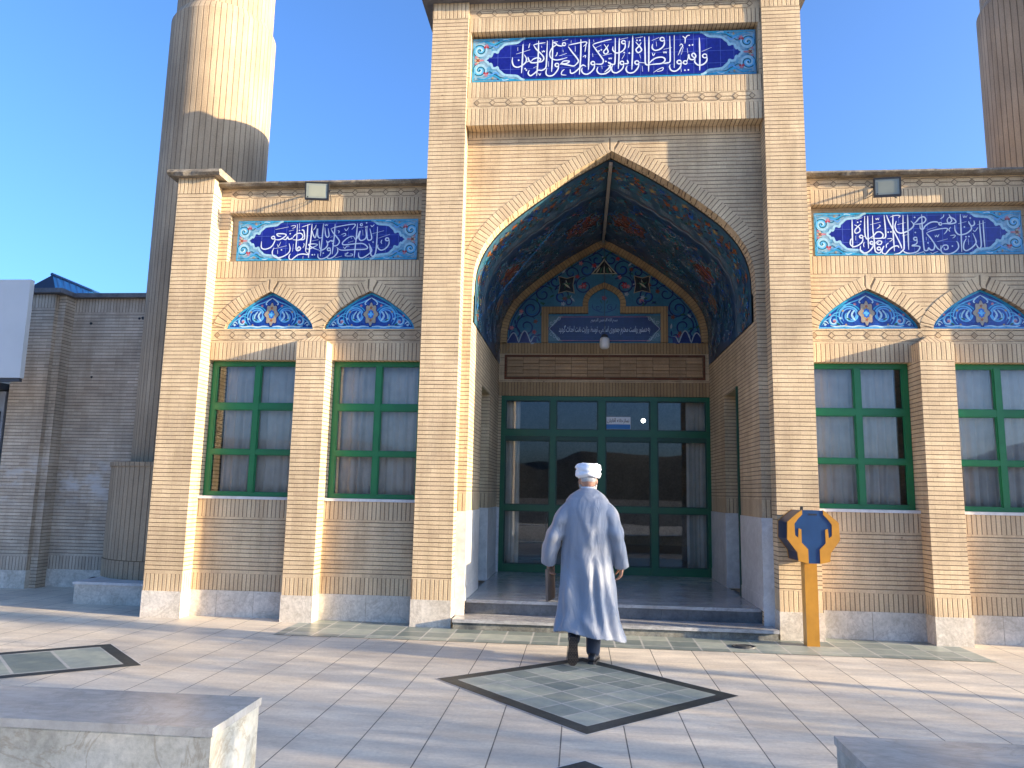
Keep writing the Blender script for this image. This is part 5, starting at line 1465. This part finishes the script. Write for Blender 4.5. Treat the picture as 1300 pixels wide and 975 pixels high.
kk = thing('kiosk', (-11, 2.5, 0), 'kiosk with a blank white sheet fascia at the left edge of the photo', 'kiosk')
b = MB(); b.box(-13.5, -8.215, 0.98, 1.06, 3.0, 4.425, 'fascia'); bevel(b.build('fascia', kk), 0.006)
b = MB(); b.box(-13.48, -8.23, 1.0, 1.05, 2.95, 2.997, 'fasciaedge'); b.box(-13.48, -9.2, 1.062, 3.6, 2.95, 3.05, 'fasciaedge'); b.build('soffit_trim', kk)
b = MB(); b.box(-13.3, -9.20, 1.95, 3.6, 0.0, 2.93, 'kioskwall'); b.build('wall', kk)
b = MB(); b.box(-13.2, -9.24, 1.92, 1.945, 0.35, 1.95, 'kioskglass'); b.box(-13.2, -9.24, 1.92, 1.945, 2.1, 2.62, 'kioskglass'); b.build('window', kk)

# ================================================================ flood lights on the wing copings
def flood(x, z, rz, tilt, label):
    t = thing('floodlight', (x, -0.06, z), label, 'floodlight', 'floodlights on the wing copings')
    Rm = Matrix.Rotation(rz, 4, 'Z') @ Matrix.Rotation(tilt, 4, 'X')
    def tr(o): o.data.transform(Rm); o.data.update()
    w, h = 0.148, 0.112
    b = MB(); b.box(-w, w, -0.012, 0.004, -h, -h+0.020, 'black'); b.box(-w, w, -0.012, 0.004, h-0.016, h, 'black'); b.box(-w, -w+0.016, -0.012, 0.004, -h+0.016, h-0.020, 'black'); b.box(w-0.016, w, -0.012, 0.004, -h+0.016, h-0.020, 'black'); b.box(-w, w, 0.004, 0.03, -h, h, 'black')
    for k in range(7): b.box(-0.11+0.035*k, -0.10+0.035*k, 0.03, 0.05, -0.08, 0.08, 'black')
    o = b.build('housing'); tr(o); o.parent = t; bevel(o, 0.004)
    b = MB(); b.box(-w+0.017, w-0.017, -0.006, 0.003, -h+0.017, h-0.017, 'lens'); o = b.build('lens'); tr(o); o.parent = t
    b = MB(); b.box(-w+0.045, w-0.045, -0.0075, -0.0055, -h+0.04, h-0.045, 'led'); b.box(-w+0.028, -w+0.045, -0.0075, -0.0055, -h+0.026, -h+0.04, 'ink'); o = b.build('led_field'); tr(o); o.parent = t
    b = MB(); b.tube([(-w-0.006, 0.015, 0), (-w-0.012, 0.06, 0.03), (-w*0.6, 0.10, 0.05), (w*0.6, 0.10, 0.05), (w+0.012, 0.06, 0.03), (w+0.006, 0.015, 0)], 0.008, 'black', 8); b.tube([(0, 0.10, 0.05), (0, 0.24, 0.12), (0, 0.30, 0.14)], 0.012, 'black', 8); b.build('bracket').parent = t
    b = MB(); b.tube(catmull([(0.05, 0.05, -0.03), (0.14, 0.09, -0.10), (0.10, 0.22, 0.02), (0.06, 0.24, 0.14), (0.03, 0.28, 0.24)], 6), 0.005, 'wire', 6); b.tube(catmull([(-0.05, 0.05, -0.02), (-0.20, 0.15, -0.08), (-0.12, 0.26, 0.0), (0.0, 0.28, 0.12)], 6), 0.004, 'wire', 6); b.build('cable').parent = t
flood(-3.675, 5.235, R(8), R(6), 'black floodlight above the left wing inscription')
flood(3.185, 5.16, R(-6), R(4), 'black floodlight above the right wing inscription')

# ================================================================ stone benches in front
def bench(name, x0, x1, y0, y1, h, label):
    t = thing('stone_bench', ((x0+x1)/2, (y0+y1)/2, 0), label, 'bench', 'pale stone benches on the square')
    b = MB(); b.box(x0+0.008, x1-0.008, y0+0.008, y1-0.008, 0.0, h-0.04, 'bench'); bevel(b.build('base', t), 0.012, 3)
    b = MB(); n = max(1, round((x1-x0)/1.3))
    for i in range(n): b.box(x0+(x1-x0)*i/n+0.0015*(i > 0), x0+(x1-x0)*(i+1)/n-0.0015*(i < n-1), y0, y1, h-0.039, h, 'benchtop')
    bevel(b.build('top_slab', t), 0.008, 3); return t
bench('stone_bench', -5.2, -2.045, -5.19, -4.66, 0.45, 'long pale stone bench at the lower left of the square')
bench('stone_bench', 0.815, 3.9, -5.36, -4.85, 0.45, 'pale stone bench cut by the lower right edge of the photo')

# drain lid by the steps
d = MB(); dx, dy = 1.335, -0.46
d.prism([(dx+0.115*math.cos(a), 0.0+0.0*a) for a in (0,)]+[], 0, 0, 'iron') if False else None
rows = [[(dx+q*math.cos(2*math.pi*i/20), dy+q*0.8*math.sin(2*math.pi*i/20), z) for i in range(20)] for q, z in ((0.0, 0.016), (0.07, 0.018), (0.075, 0.012), (0.10, 0.012), (0.105, 0.017), (0.12, 0.016), (0.125, 0.004))]
d.grid(rows, 'iron', False, closed_u=True); tag(d.build('drain_lid'), 'small dark iron drain lid in the slate paving by the steps', 'drain lid')

# ================================================================ donation box
db = thing('donation_box', (2.085, -0.24, 0), 'blue and ochre donation box shaped like two hands on an ochre post', 'donation box')
b = MB(); b.box(2.02, 2.15, -0.30, -0.17, 0.0, 0.90, 'yellow'); bevel(b.build('post', db), 0.008)
U = 0.53/305.0; XC, ZB = 2.085, 0.865
def dp(p): return (XC+(p[0]-248)*U, ZB+(375-p[1])*U)
hand = [(186,55),(150,82),(97,128),(93,232),(150,310),(156,362),(214,375),(214,290),(178,252),(178,172),(162,166),(158,222),(140,208),(138,140),(160,110),(186,82)]
blue = [(187,57),(309,57),(312,84),(336,112),(358,140),(357,206),(340,222),(318,252),(284,290),(283,374),(213,374),(213,290),(178,252),(156,222),(139,206),(138,140),(160,112),(184,84)]
outl = [(186,58),(150,85),(99,131),(95,230),(152,309),(158,360),(214,372),(282,372),(338,360),(344,309),(401,230),(397,131),(346,85),(310,58)]
F0, F1 = -0.44, -0.06
b = MB(); b.prism([dp(p) for p in outl], F0+0.035, F1, 'boxblue2'); bevel(b.build('case', db), 0.006)
b = MB(); b.prism([dp(p) for p in blue], F0+0.012, F0+0.034, 'boxblue'); bevel(b.build('figure_panel', db), 0.003)
b = MB(); x0, z0 = dp((225, 82)); x1, _ = dp((272, 82)); b.box(x0, x1, F0+0.009, F0+0.0118, z0-0.006, z0+0.006, 'black'); b.box(x0-0.006, x1+0.006, F0+0.0105, F0+0.0119, z0-0.012, z0+0.012, 'boxblue2'); b.build('coin_slot', db)
for s in (1, -1):
    P_ = [dp((248+s*(x-248), y)) for x, y in hand]
    b = MB(); b.prism(P_, F0+0.004, F0+0.034, 'yellow'); bevel(b.build('hand', db), 0.005)
    b = MB(); b.prism([(x, z) for x, z in P_], F1+0.001, F1+0.03, 'yellow'); bevel(b.build('rear_hand', db), 0.004)
b = MB(); x, z = dp((213, 57)); b.box(x-0.012, x+0.012, -0.27, -0.24, z-0.005, z+0.04, 'black'); bevel(b.build('hasp', db), 0.003)

# ================================================================ bare trees on the sunny side, outside the picture
def tree(x, y, h, seed, leafy, label, spread=0.5, r0=0.13):
    rnd = random.Random(seed)
    t = thing('street_tree', (x, y, 0), label, 'tree', 'trees along the sunny side of the square')
    b = MB(); lf = MB(); tips = []
    def grow(p, dirv, L, r, depth):
        n = 4; pts = [p]; d = dirv.copy(); q = p.copy()
        for i in range(n):
            d = (d+Vector((rnd.uniform(-1, 1), rnd.uniform(-1, 1), rnd.uniform(-0.3, 0.7)))*0.16).normalized(); q = q+d*(L/n); pts.append(q.copy())
        b.tube(pts, [r*(1-0.45*i/n) for i in range(n+1)], 'bark', 6 if depth > 1 else 9, cap=False)
        if depth >= 4: tips.append(q); return
        for k in range(rnd.choice((2, 3, 3)) if depth else 4):
            a = rnd.uniform(0, 6.28); up = rnd.uniform(0.35, 0.9)
            nd = (d*0.7+Vector((math.cos(a)*spread, math.sin(a)*spread, up*0.5))).normalized()
            st_ = pts[rnd.choice((2, 3, 4))]
            grow(st_, nd, L*rnd.uniform(0.6, 0.8), r*0.52, depth+1)
    grow(Vector((x, y, 0)), Vector((0, 0, 1)), h*0.36, r0, 0)
    b.build('trunk', t)
    for q in tips:
        for k in range(leafy):
            c = q+Vector((rnd.gauss(0, 0.22), rnd.gauss(0, 0.22), rnd.gauss(0, 0.2)))
            a = Vector((rnd.uniform(-1, 1), rnd.uniform(-1, 1), rnd.uniform(-1, 1))).normalized()*0.05; e = a.orthogonal().normalized()*0.028
            lf.face([c-a, c+e, c+a, c-e], [(0, 0)]*4, 'leaf')
    if leafy: lf.build('crown', t)
def shrub(x, y, h, seed, label, n=900, rx=0.8, ry=0.5):
    rnd = random.Random(seed); t = thing('shrub', (x, y, 0), label, 'shrub', 'clipped shrubs along the sunny side of the square')
    b = MB()
    for k in range(9):
        a = rnd.uniform(0, 6.28); b.tube([(x, y, 0), (x+rx*0.3*math.cos(a), y+ry*0.3*math.sin(a), h*0.5), (x+rx*0.6*math.cos(a), y+ry*0.6*math.sin(a), h*0.95)], [0.02, 0.013, 0.006], 'bark', 6, False)
    b.build('stems', t); lf = MB()
    for k in range(n):
        a = rnd.uniform(0, 6.28); q = rnd.random()**0.5; z = rnd.uniform(0.08, 1)
        kk_ = (1-0.45*abs(z-0.5)*2)*(0.75+0.35*noise.noise(Vector((a*1.5, z*3, seed))))
        c = Vector((x+rx*q*kk_*math.cos(a), y+ry*q*kk_*math.sin(a), h*z)); e1 = Vector((rnd.uniform(-1, 1), rnd.uniform(-1, 1), rnd.uniform(-1, 1))).normalized()*0.06; e2 = e1.orthogonal().normalized()*0.03
        lf.face([c-e1, c+e2, c+e1, c-e2], [(0, 0)]*4, 'leaf')
    lf.build('foliage', t)
for i, (x, y, h, lf_, lab) in enumerate(((12.5, -6.6, 5.2, 5, 'bare branching tree nearest the right bench'), (15.5, -8.3, 6.0, 8, 'thinly leaved tree second from the right bench'), (18.5, -6.6, 6.4, 6, 'bare branching tree beyond the thinly leaved one'),
        (22.0, -9.4, 7.0, 10, 'fuller tree standing back along the sunny side'), (26.0, -7.2, 7.5, 8, 'tall bare tree along the sunny side'), (31.0, -10.2, 8.0, 10, 'farthest tall tree along the sunny side'), (14.0, -11.0, 5.5, 9, 'leafy tree behind the photographer'), (20.5, -12.6, 7.5, 9, 'leafy tree set back behind the photographer'))):
    tree(x, y, h, 100+i, lf_, lab)

def shade_tree(x, y, h, seed, label):
    """added narrow tree, out of view, its loose upright crown shaped to shade the man"""
    rnd = random.Random(seed); t = thing('street_tree', (x, y, 0), label, 'tree', 'trees along the sunny side of the square')
    b = MB(); b.tube([(x, y, 0), (x+0.03, y, h*0.4), (x-0.02, y+0.03, h*0.75), (x, y, h)], [0.06, 0.05, 0.03, 0.008], 'bark', 8, False); lf = MB()
    for k in range(46):
        z = rnd.uniform(0.42, 0.97)*h; a = rnd.uniform(0, 6.28); L = rnd.uniform(0.25, 0.62)*(1.05-0.55*abs(z/h-0.66)/0.34)
        p0 = Vector((x, y, z)); p1 = p0+Vector((math.cos(a)*L*0.6, math.sin(a)*L*0.6, L*0.5)); p2 = p1+Vector((math.cos(a)*L*0.3, math.sin(a)*L*0.3, L*0.6))
        b.tube([p0, p1, p2], [0.016, 0.010, 0.004], 'bark', 5, False)
        for q in range(16):
            c = p0.lerp(p2, rnd.uniform(0.3, 1))+Vector((rnd.gauss(0, 0.07), rnd.gauss(0, 0.07), rnd.gauss(0, 0.08))); e1 = Vector((rnd.uniform(-1, 1), rnd.uniform(-1, 1), rnd.uniform(-1, 1))).normalized()*0.055; e2 = e1.orthogonal().normalized()*0.03
            lf.face([c-e1, c+e2, c+e1, c-e2], [(0, 0)]*4, 'leaf')
    b.build('trunk', t); lf.build('crown', t)
shade_tree(12.0, -3.86, 4.5, 5, 'added slender tree out of view, shading the walking man')  # unseen tree added to throw broken shade over the man
# ================================================================ the man walking to the door
PX, PY = -0.30, -1.467
man = thing('person', (PX, PY, 0), 'man in a long grey blue robe and white turban walking away towards the steps', 'person')
def P(x, y, z): return (PX+x, PY+y, z)
def remesh(o, vox, smooth=2):
    m = o.modifiers.new('skin', 'REMESH'); m.mode = 'VOXEL'; m.voxel_size = vox; m.use_smooth_shade = True
    if smooth:
        s = o.modifiers.new('soften', 'SMOOTH'); s.factor = 0.5; s.iterations = smooth
    return o
def limb(mb, pts, rad, mat, n=14): 
    mb.tube([P(*p) for p in pts], rad, mat, n)
    mb.ball(P(*pts[0]), rad[0], mat, 8); mb.ball(P(*pts[-1]), rad[-1], mat, 8)
bd = MB()
# trunk, neck, head
limb(bd, [(0.0, 0.0, 0.92), (0, 0.0, 1.10), (0, 0.0, 1.30), (0, 0.01, 1.44)], [0.14, 0.13, 0.15, 0.11], 'skin')
bd.ball(P(0, 0.0, 1.36), (0.19, 0.105, 0.13), 'skin'); bd.ball(P(0, 0, 0.93), (0.16, 0.11, 0.12), 'skin')
limb(bd, [(0.005, 0.015, 1.44), (0.005, 0.035, 1.60)], [0.062, 0.056], 'skin')
HZ = 1.685
bd.ball(P(0.008, 0.055, HZ), (0.076, 0.096, 0.112), 'skin'); bd.ball(P(0.008, 0.085, HZ-0.075), (0.058, 0.062, 0.05), 'skin')
bd.ball(P(0.008, 0.152, HZ-0.018), (0.014, 0.022, 0.026), 'skin', 8); bd.ball(P(0.008, 0.14, HZ+0.02), (0.055, 0.018, 0.012), 'skin', 8); bd.ball(P(0.008, 0.137, HZ-0.062), (0.026, 0.014, 0.010), 'skin', 8)
for s in (-1, 1): bd.ball(P(0.008+s*0.080, 0.05, HZ-0.022), (0.012, 0.020, 0.032), 'skin', 8)
# arms
limb(bd, [(-0.185, 0.0, 1.40), (-0.31, -0.03, 1.13), (-0.362, 0.04, 0.90)], [0.055, 0.043, 0.030], 'skin')
limb(bd, [(0.195, 0.0, 1.40), (0.265, -0.03, 1.14), (0.325, 0.03, 0.885)], [0.055, 0.043, 0.030], 'skin')
# legs: right one planted, left one trailing with the heel up
limb(bd, [(0.075, 0.0, 0.90), (0.072, 0.07, 0.50), (0.058, 0.035, 0.10)], [0.085, 0.058, 0.040], 'skin')
limb(bd, [(-0.085, 0.0, 0.90), (-0.10, 0.07, 0.50), (-0.118, -0.145, 0.22)], [0.085, 0.058, 0.040], 'skin')
def hand(mb, w, fwd, side, palm, curl, mat='skin', spread=0.020, ths=1):
    """w wrist, fwd along the hand, side towards the thumb, palm = direction the palm faces"""
    w, fwd, side, palm = Vector(w), Vector(fwd).normalized(), Vector(side).normalized(), Vector(palm).normalized()
    for k in range(4):
        b_ = w+fwd*0.012+side*(0.022-0.0145*k); e_ = w+fwd*0.088+side*(0.031-0.0205*k)
        mb.tube([b_, (b_+e_)/2+palm*(-0.004), e_], [0.015, 0.0145, 0.0115], mat, 8); mb.ball(e_, 0.0118, mat, 6)
        L = (0.068, 0.078, 0.072, 0.056)[k]; d = fwd.copy(); p = e_; pts = [p]
        for q, fr in enumerate((0.45, 0.32, 0.23)):
            a = curl*(0.8, 1.1, 0.9)[q]*(1+0.06*k); d = (d*math.cos(a)+palm*math.sin(a)).normalized(); palm2 = (palm*math.cos(a)-fwd*math.sin(a)); p = p+d*L*fr; pts.append(p)
            palm_k = (palm - d*palm.dot(d));
            palm = palm_k.normalized() if palm_k.length > 0.05 else (-fwd)
        palm = Vector(palm)
        mb.tube(pts, [0.0098, 0.0092, 0.0085, 0.0072], mat, 8); mb.ball(pts[-1], 0.0072, mat, 6)
        palm = Vector(PALM)
    t0 = w+fwd*0.022+side*0.026
    t1 = t0+(fwd*0.6+side*0.7+PALM*0.35).normalized()*0.040; t2 = t1+(fwd*0.9+side*0.1+PALM*0.5).normalized()*0.032; t3 = t2+(fwd*0.8-side*0.2+PALM*0.6).normalized()*0.024
    mb.tube([t0, t1, t2, t3], [0.015, 0.0118, 0.0102, 0.008], mat, 8); mb.ball(t3, 0.008, mat, 6)
PALM = Vector((1, 0.15, 0)).normalized(); hand(bd, P(-0.362, 0.04, 0.905), (0.05, 0.05, -1), (0.1, 1, 0), PALM, 0.62)
PALM = Vector((-0.9, 0.3, 0)).normalized(); hand(bd, P(0.325, 0.03, 0.885), (-0.10, 0.10, -1), (-0.1, 1, 0), PALM, 0.42)
body = bd.build('body', man); remesh(body, 0.0055, 1)
e = MB()
for s in (-1, 1): e.ball(P(0.008+s*0.030, 0.142, HZ+0.003), (0.013, 0.008, 0.010), 'eye', 8); e.ball(P(0.008+s*0.030, 0.1495, HZ+0.003), (0.005, 0.002, 0.005), 'ink', 6)
e.build('eyes', man)
# grey beard and the cropped hair at the nape
h_ = MB()
h_.ball(P(0.008, 0.095, HZ-0.085), (0.083, 0.072, 0.062), 'hair', 12)
h_.ball(P(0.008, 0.135, HZ-0.125), (0.045, 0.04, 0.06), 'hair', 10)
for s in (-1, 1): h_.ball(P(0.008+s*0.073, 0.075, HZ-0.04), (0.014, 0.03, 0.055), 'hair', 8)
remesh(h_.build('beard', man), 0.006, 1)
h_ = MB(); h_.ball(P(0.008, 0.012, HZ+0.005), (0.072, 0.058, 0.055), 'hair', 12); h_.build('hair', man)
# turban: bands of cloth wound round one over the other
tb = MB(); tc = Vector(P(0.008, 0.045, HZ+0.073))
tb.ball(tc+Vector((0, 0, 0.006)), (0.110, 0.114, 0.072), 'turban', 20)
for k in range(9):
    zk = -0.050+0.0132*k; rr = 0.119*max(0.05, 1-(zk/0.069)**2)**0.62-0.008; th = 0.0185
    tilt, tz, az = (7, -11, 14, -16, 17, -16, 13, -9, 4)[k], zk+0.006, (0.3, 0.1, -0.3, 0.4, 0.0, -0.4, 0.6, -0.1, 0.2)[k]
    Rm = Matrix.Rotation(az, 3, 'Z') @ Matrix.Rotation(R(tilt), 3, 'Y'); rows = []
    n = 48
    for i in range(n+1):
        a = 2*math.pi*i/n; row = []
        for j in range(12):
            b_ = 2*math.pi*j/12; q = rr+th*0.5*math.cos(b_)*(1+0.10*math.sin(3*a+k)); zz = th*math.sin(b_)*(1+0.12*math.sin(2*a+k))
            row.append(tc+Rm @ Vector((q*1.09*math.cos(a), q*1.08*math.sin(a), zz))+Vector((0, 0, tz)))
        rows.append(row)
    tb.grid(rows, 'turban', True, closed_u=True)
remesh(tb.build('turban', man), 0.0048, 1)
# shirt collar
cb = MB(); rows = []
for z, a, b_ in ((1.555, 0.080, 0.078), (1.60, 0.067, 0.067), (1.613, 0.065, 0.065), (1.613, 0.059, 0.059), (1.56, 0.065, 0.065)):
    rows.append([P(0.005+a*math.cos(t), 0.03+b_*math.sin(t), z) for t in [2*math.pi*i/28 for i in range(28)]])
cb.grid(rows, 'shirt', True, closed_u=True); cb.build('shirt_collar', man)
# robe
rb = MB(); prof = [(1.602,0.068,0.070,0.005,0.024),(1.588,0.084,0.080,0.005,0.020),(1.566,0.120,0.090,0.003,0.014),(1.535,0.162,0.102,0.0,0.008),(1.49,0.198,0.115,0,0.002),(1.42,0.222,0.128,0,-0.004),(1.34,0.228,0.136,0,-0.008),(1.24,0.222,0.14,0,-0.01),(1.12,0.222,0.142,0,-0.008),(1.0,0.232,0.146,0,0),(0.88,0.242,0.155,0.0,0.0),(0.75,0.252,0.168,0.0,-0.004),(0.62,0.262,0.182,0.002,-0.01),(0.50,0.274,0.196,0.006,-0.018),(0.39,0.290,0.208,0.012,-0.026),(0.30,0.312,0.222,0.024,-0.036),(0.245,0.328,0.230,0.032,-0.042)]
def fold(a, z):
    # a = 0 at +x, the back (towards the camera) is a = -pi/2
    k = max(0.0, min(1.0, (1.15-z)/0.75)); u = (1.45-z)
    v = 0.0
    for (ac, w, amp, z0, z1, sl) in ((-1.62,0.16,0.026,1.05,0.46,0.10),(-1.20,0.14,0.028,1.02,0.44,0.03),(-1.95,0.20,-0.016,0.95,0.40,0.05),(-1.40,0.09,-0.030,0.98,0.40,0.07),(-0.75,0.20,0.022,0.90,0.28,-0.05),(-2.4,0.22,0.022,0.80,0.28,0.10),(-1.75,0.12,0.026,0.50,0.26,0.25),(-1.05,0.16,0.024,0.55,0.26,-0.15),(-2.2,0.12,0.024,0.48,0.26,-0.2),(-2.75,0.2,0.018,0.7,0.28,0.0),(-0.3,0.2,0.02,0.8,0.28,0.0),(0.6,0.25,0.02,0.9,0.28,0),(1.5,0.3,0.02,0.9,0.28,0),(2.4,0.25,0.02,0.9,0.28,0),
                                     (-1.72,0.10,0.014,1.50,1.12,0.20),(-1.30,0.10,0.013,1.50,1.10,-0.20),(-1.95,0.10,0.010,1.47,1.22,0.35),(-1.05,0.12,0.012,1.44,1.18,-0.3)):
        t = (z0-z)/(z0-z1)
        if t <= 0: continue
        env = min(1, t*2.2)*(1.0 if z1 < 0.32 else max(0, min(1, (1.25-t)*2.5)))
        d = (a-(ac+sl*t)+math.pi) % (2*math.pi)-math.pi
        v += amp*env*math.exp(-(d/w)**2)
    v += 0.011*k*math.sin(9*a+3*z)+0.006*math.sin(5*a+9*z+1)*min(1, u*2)+0.012*noise.noise(Vector((math.cos(a)*3, math.sin(a)*3, z*4)))*min(1, u*2)
    return v
rows = []; NA = 120
zz = []
for i in range(len(prof)-1):
    for q in range(5): zz.append(tuple(prof[i][k]+(prof[i+1][k]-prof[i][k])*q/5 for k in range(5)))
zz.append(prof[-1])
for z, a_, b_, ox, oy in zz:
    row = []
    for j in range(NA):
        t = 2*math.pi*j/NA; ex = 0.86 if z < 1.5 else 1.0
        ct = math.copysign(abs(math.cos(t))**ex, math.cos(t)); st_ = math.copysign(abs(math.sin(t))**ex, math.sin(t))
        f_ = fold(t, z) if z < 1.52 else 0
        hz = 0.0
        if z < 0.45: hz = (0.45-z)/0.205*(0.06*math.exp(-((t-4.15)/0.55)**2)+0.012*math.sin(4*t)-0.018*math.cos(t))
        row.append(P(ox+(a_+f_)*ct, oy+(b_+f_)*st_, z+hz))
    rows.append(row)
# inside of the hem
last = rows[-1]; c_ = Vector((0, 0, 0))
for p_ in last: c_ += Vector(p_)
c_ /= NA
for kk, dz in ((0.90, 0.015), (0.6, 0.07), (0.3, 0.10), (0.004, 0.11)): rows.append([tuple(Vector(p_)*kk+c_*(1-kk)+Vector((0, 0, dz))) for p_ in last])
top = rows[0]; ct_ = Vector(P(0.005, 0.022, 1.602)); rows.insert(0, [tuple(ct_+Vector((0.001*math.cos(6.28*j/NA), 0.001*math.sin(6.28*j/NA), -0.02))) for j in range(NA)])
rb.grid(rows, 'robe', True, closed_u=True)
def sleeve(pts, rad, seed):
    C_ = catmull(pts, 10); n = len(C_); rr = []; m = len(rad)-1
    for i in range(n):
        t = i/(n-1)*m; k = min(int(t), m-1); rr.append(rad[k]+(rad[k+1]-rad[k])*(t-k))
    rings = []; prev = Vector((0, 1, 0))
    for i, p_ in enumerate(C_):
        t = (C_[min(i+1, n-1)]-C_[max(i-1, 0)]).normalized(); u = (prev-t*prev.dot(t)).normalized(); prev = u; w = t.cross(u); row = []
        for j in range(40):
            a = 2*math.pi*j/40; s_ = i/(n-1)
            q = rr[i]*(1+0.10*math.sin(s_*26+seed+2.2*math.sin(a+seed))*math.exp(-((s_-0.5)/0.22)**2)+0.05*math.sin(3*a+5*s_+seed)+0.05*noise.noise(Vector((a, s_*5, seed))))
            row.append(Vector(P(*p_))+(u*math.cos(a)*1.12+w*math.sin(a)*0.92)*q)
        rings.append(row)
    cen = sum((Vector(p_) for p_ in rings[-1]), Vector())/40; ax = (C_[-2]-C_[-1]).normalized()
    rings.append([p_*0.8+cen*0.2+ax*0.008 for p_ in rings[-1]]); rings.append([cen+(p_-cen)*0.7+ax*0.07 for p_ in rings[-2]]); rings.append([cen+(p_-cen)*0.02+ax*0.08 for p_ in rings[-3]])
    cen0 = sum((Vector(p_) for p_ in rings[0]), Vector())/40; rings.insert(0, [cen0+(p_-cen0)*0.02 for p_ in rings[0]])
    rb.grid(rings, 'robe', True, closed_u=True)
sleeve([(-0.115, 0.004, 1.425), (-0.205, -0.003, 1.35), (-0.295, -0.025, 1.18), (-0.345, -0.015, 1.03), (-0.362, 0.035, 0.885)], [0.084, 0.092, 0.088, 0.086, 0.074], 1.0)
sleeve([(0.12, 0.004, 1.425), (0.205, -0.003, 1.35), (0.262, -0.025, 1.18), (0.298, -0.01, 1.03), (0.330, 0.03, 0.868)], [0.084, 0.090, 0.083, 0.076, 0.072], 2.3)
robe = rb.build('robe', man); remesh(robe, 0.0070, 8)
# trousers
tr = MB()
limb(tr, [(0.075, 0.0, 0.80), (0.072, 0.05, 0.48), (0.060, 0.025, 0.11)], [0.095, 0.082, 0.066], 'trouser')
limb(tr, [(-0.085, 0.0, 0.80), (-0.10, 0.05, 0.50), (-0.116, -0.125, 0.235)], [0.095, 0.085, 0.056], 'trouser')
remesh(tr.build('trousers', man), 0.009, 1)
# robe underskirt edge seen below the hem on the right
def shoe(mb, sl, M4):
    """shoe along +y, sole at z=0, heel at y=-0.08, toe at y=+0.19"""
    cs = [(-0.088,0.020,0.030,0.05),(-0.080,0.032,0.02,0.075),(-0.05,0.038,0.012,0.095),(-0.01,0.039,0.012,0.10),(0.04,0.041,0.012,0.085),(0.09,0.047,0.012,0.066),(0.14,0.046,0.014,0.052),(0.175,0.034,0.018,0.042),(0.192,0.014,0.024,0.034)]
    rows = []
    for y, w, z0, z1 in cs: rows.append([M4 @ Vector((w*math.copysign(abs(math.cos(a))**0.8, math.cos(a)), y, (z0+z1)/2+(z1-z0)/2*math.copysign(abs(math.sin(a))**0.8, math.sin(a)))) for a in [2*math.pi*i/20 for i in range(20)]])
    mb.grid(rows, 'shoe', True, closed_u=True); mb.face(rows[0][::-1], [(0, 0)]*20, 'shoe'); mb.face(rows[-1], [(0, 0)]*20, 'shoe')
    out = []
    for y, w in ((-0.092,0.018),(-0.08,0.034),(-0.05,0.041),(0.0,0.040),(0.05,0.043),(0.10,0.050),(0.15,0.048),(0.18,0.034),(0.197,0.012)): out.append((w, y))
    loop_ = out+[(-w, y) for w, y in out[::-1]]
    bot = [M4 @ Vector((x, y, 0.0)) for x, y in loop_]; tp = [M4 @ Vector((x, y, 0.02)) for x, y in loop_]; n = len(loop_)
    for i in range(n): sl.face([bot[i], bot[(i+1) % n], tp[(i+1) % n], tp[i]], [(0, 0)]*4, 'shoe')
    tri = tessellate_polygon([[Vector((x, y, 0)) for x, y in loop_]])
    for t in tri: sl.face([bot[i] for i in t], [(0, 0)]*3, 'sole'); sl.face([tp[i] for i in t][::-1], [(0, 0)]*3, 'shoe')
def mk_shoe(M4):
    a, b_ = MB(), MB(); shoe(a, b_, M4); o = a.build('shoe', man)
    s_ = b_.build('sole', o); return o
mk_shoe(Matrix.Translation(P(0.058, 0.02, 0.005)) @ Matrix.Rotation(R(-9), 4, 'Z'))
# left shoe stands on its toe: heel up towards the camera
mk_shoe(Matrix.Translation(P(-0.122, -0.225, 0.187)) @ Matrix.Rotation(R(4), 4, 'Z') @ Matrix.Rotation(R(-70), 4, 'X'))
# folder held in the left hand
fd = MB(); rz = R(72); cx_, cy_, zt, zb = PX-0.345, PY+0.065, 0.845, 0.565
Rm = Matrix.Translation((cx_, cy_, (zt+zb)/2)) @ Matrix.Rotation(rz, 4, 'Z') @ Matrix.Rotation(R(-5), 4, 'Y')
fd.box(-0.10, 0.10, -0.011, -0.007, -0.16, 0.14, 'folder'); fd.box(-0.10, 0.10, 0.007, 0.011, -0.16, 0.14, 'folder'); fd.box(-0.104, -0.10, -0.011, 0.011, -0.16, 0.14, 'folder'); fd.box(-0.096, 0.094, -0.0065, 0.0065, -0.152, 0.133, 'paper')
fo = fd.build('folder'); fo.data.transform(Rm); bevel(fo, 0.0015, 1); tag(fo, 'brown card folder held in the left hand of the robed man', 'folder')
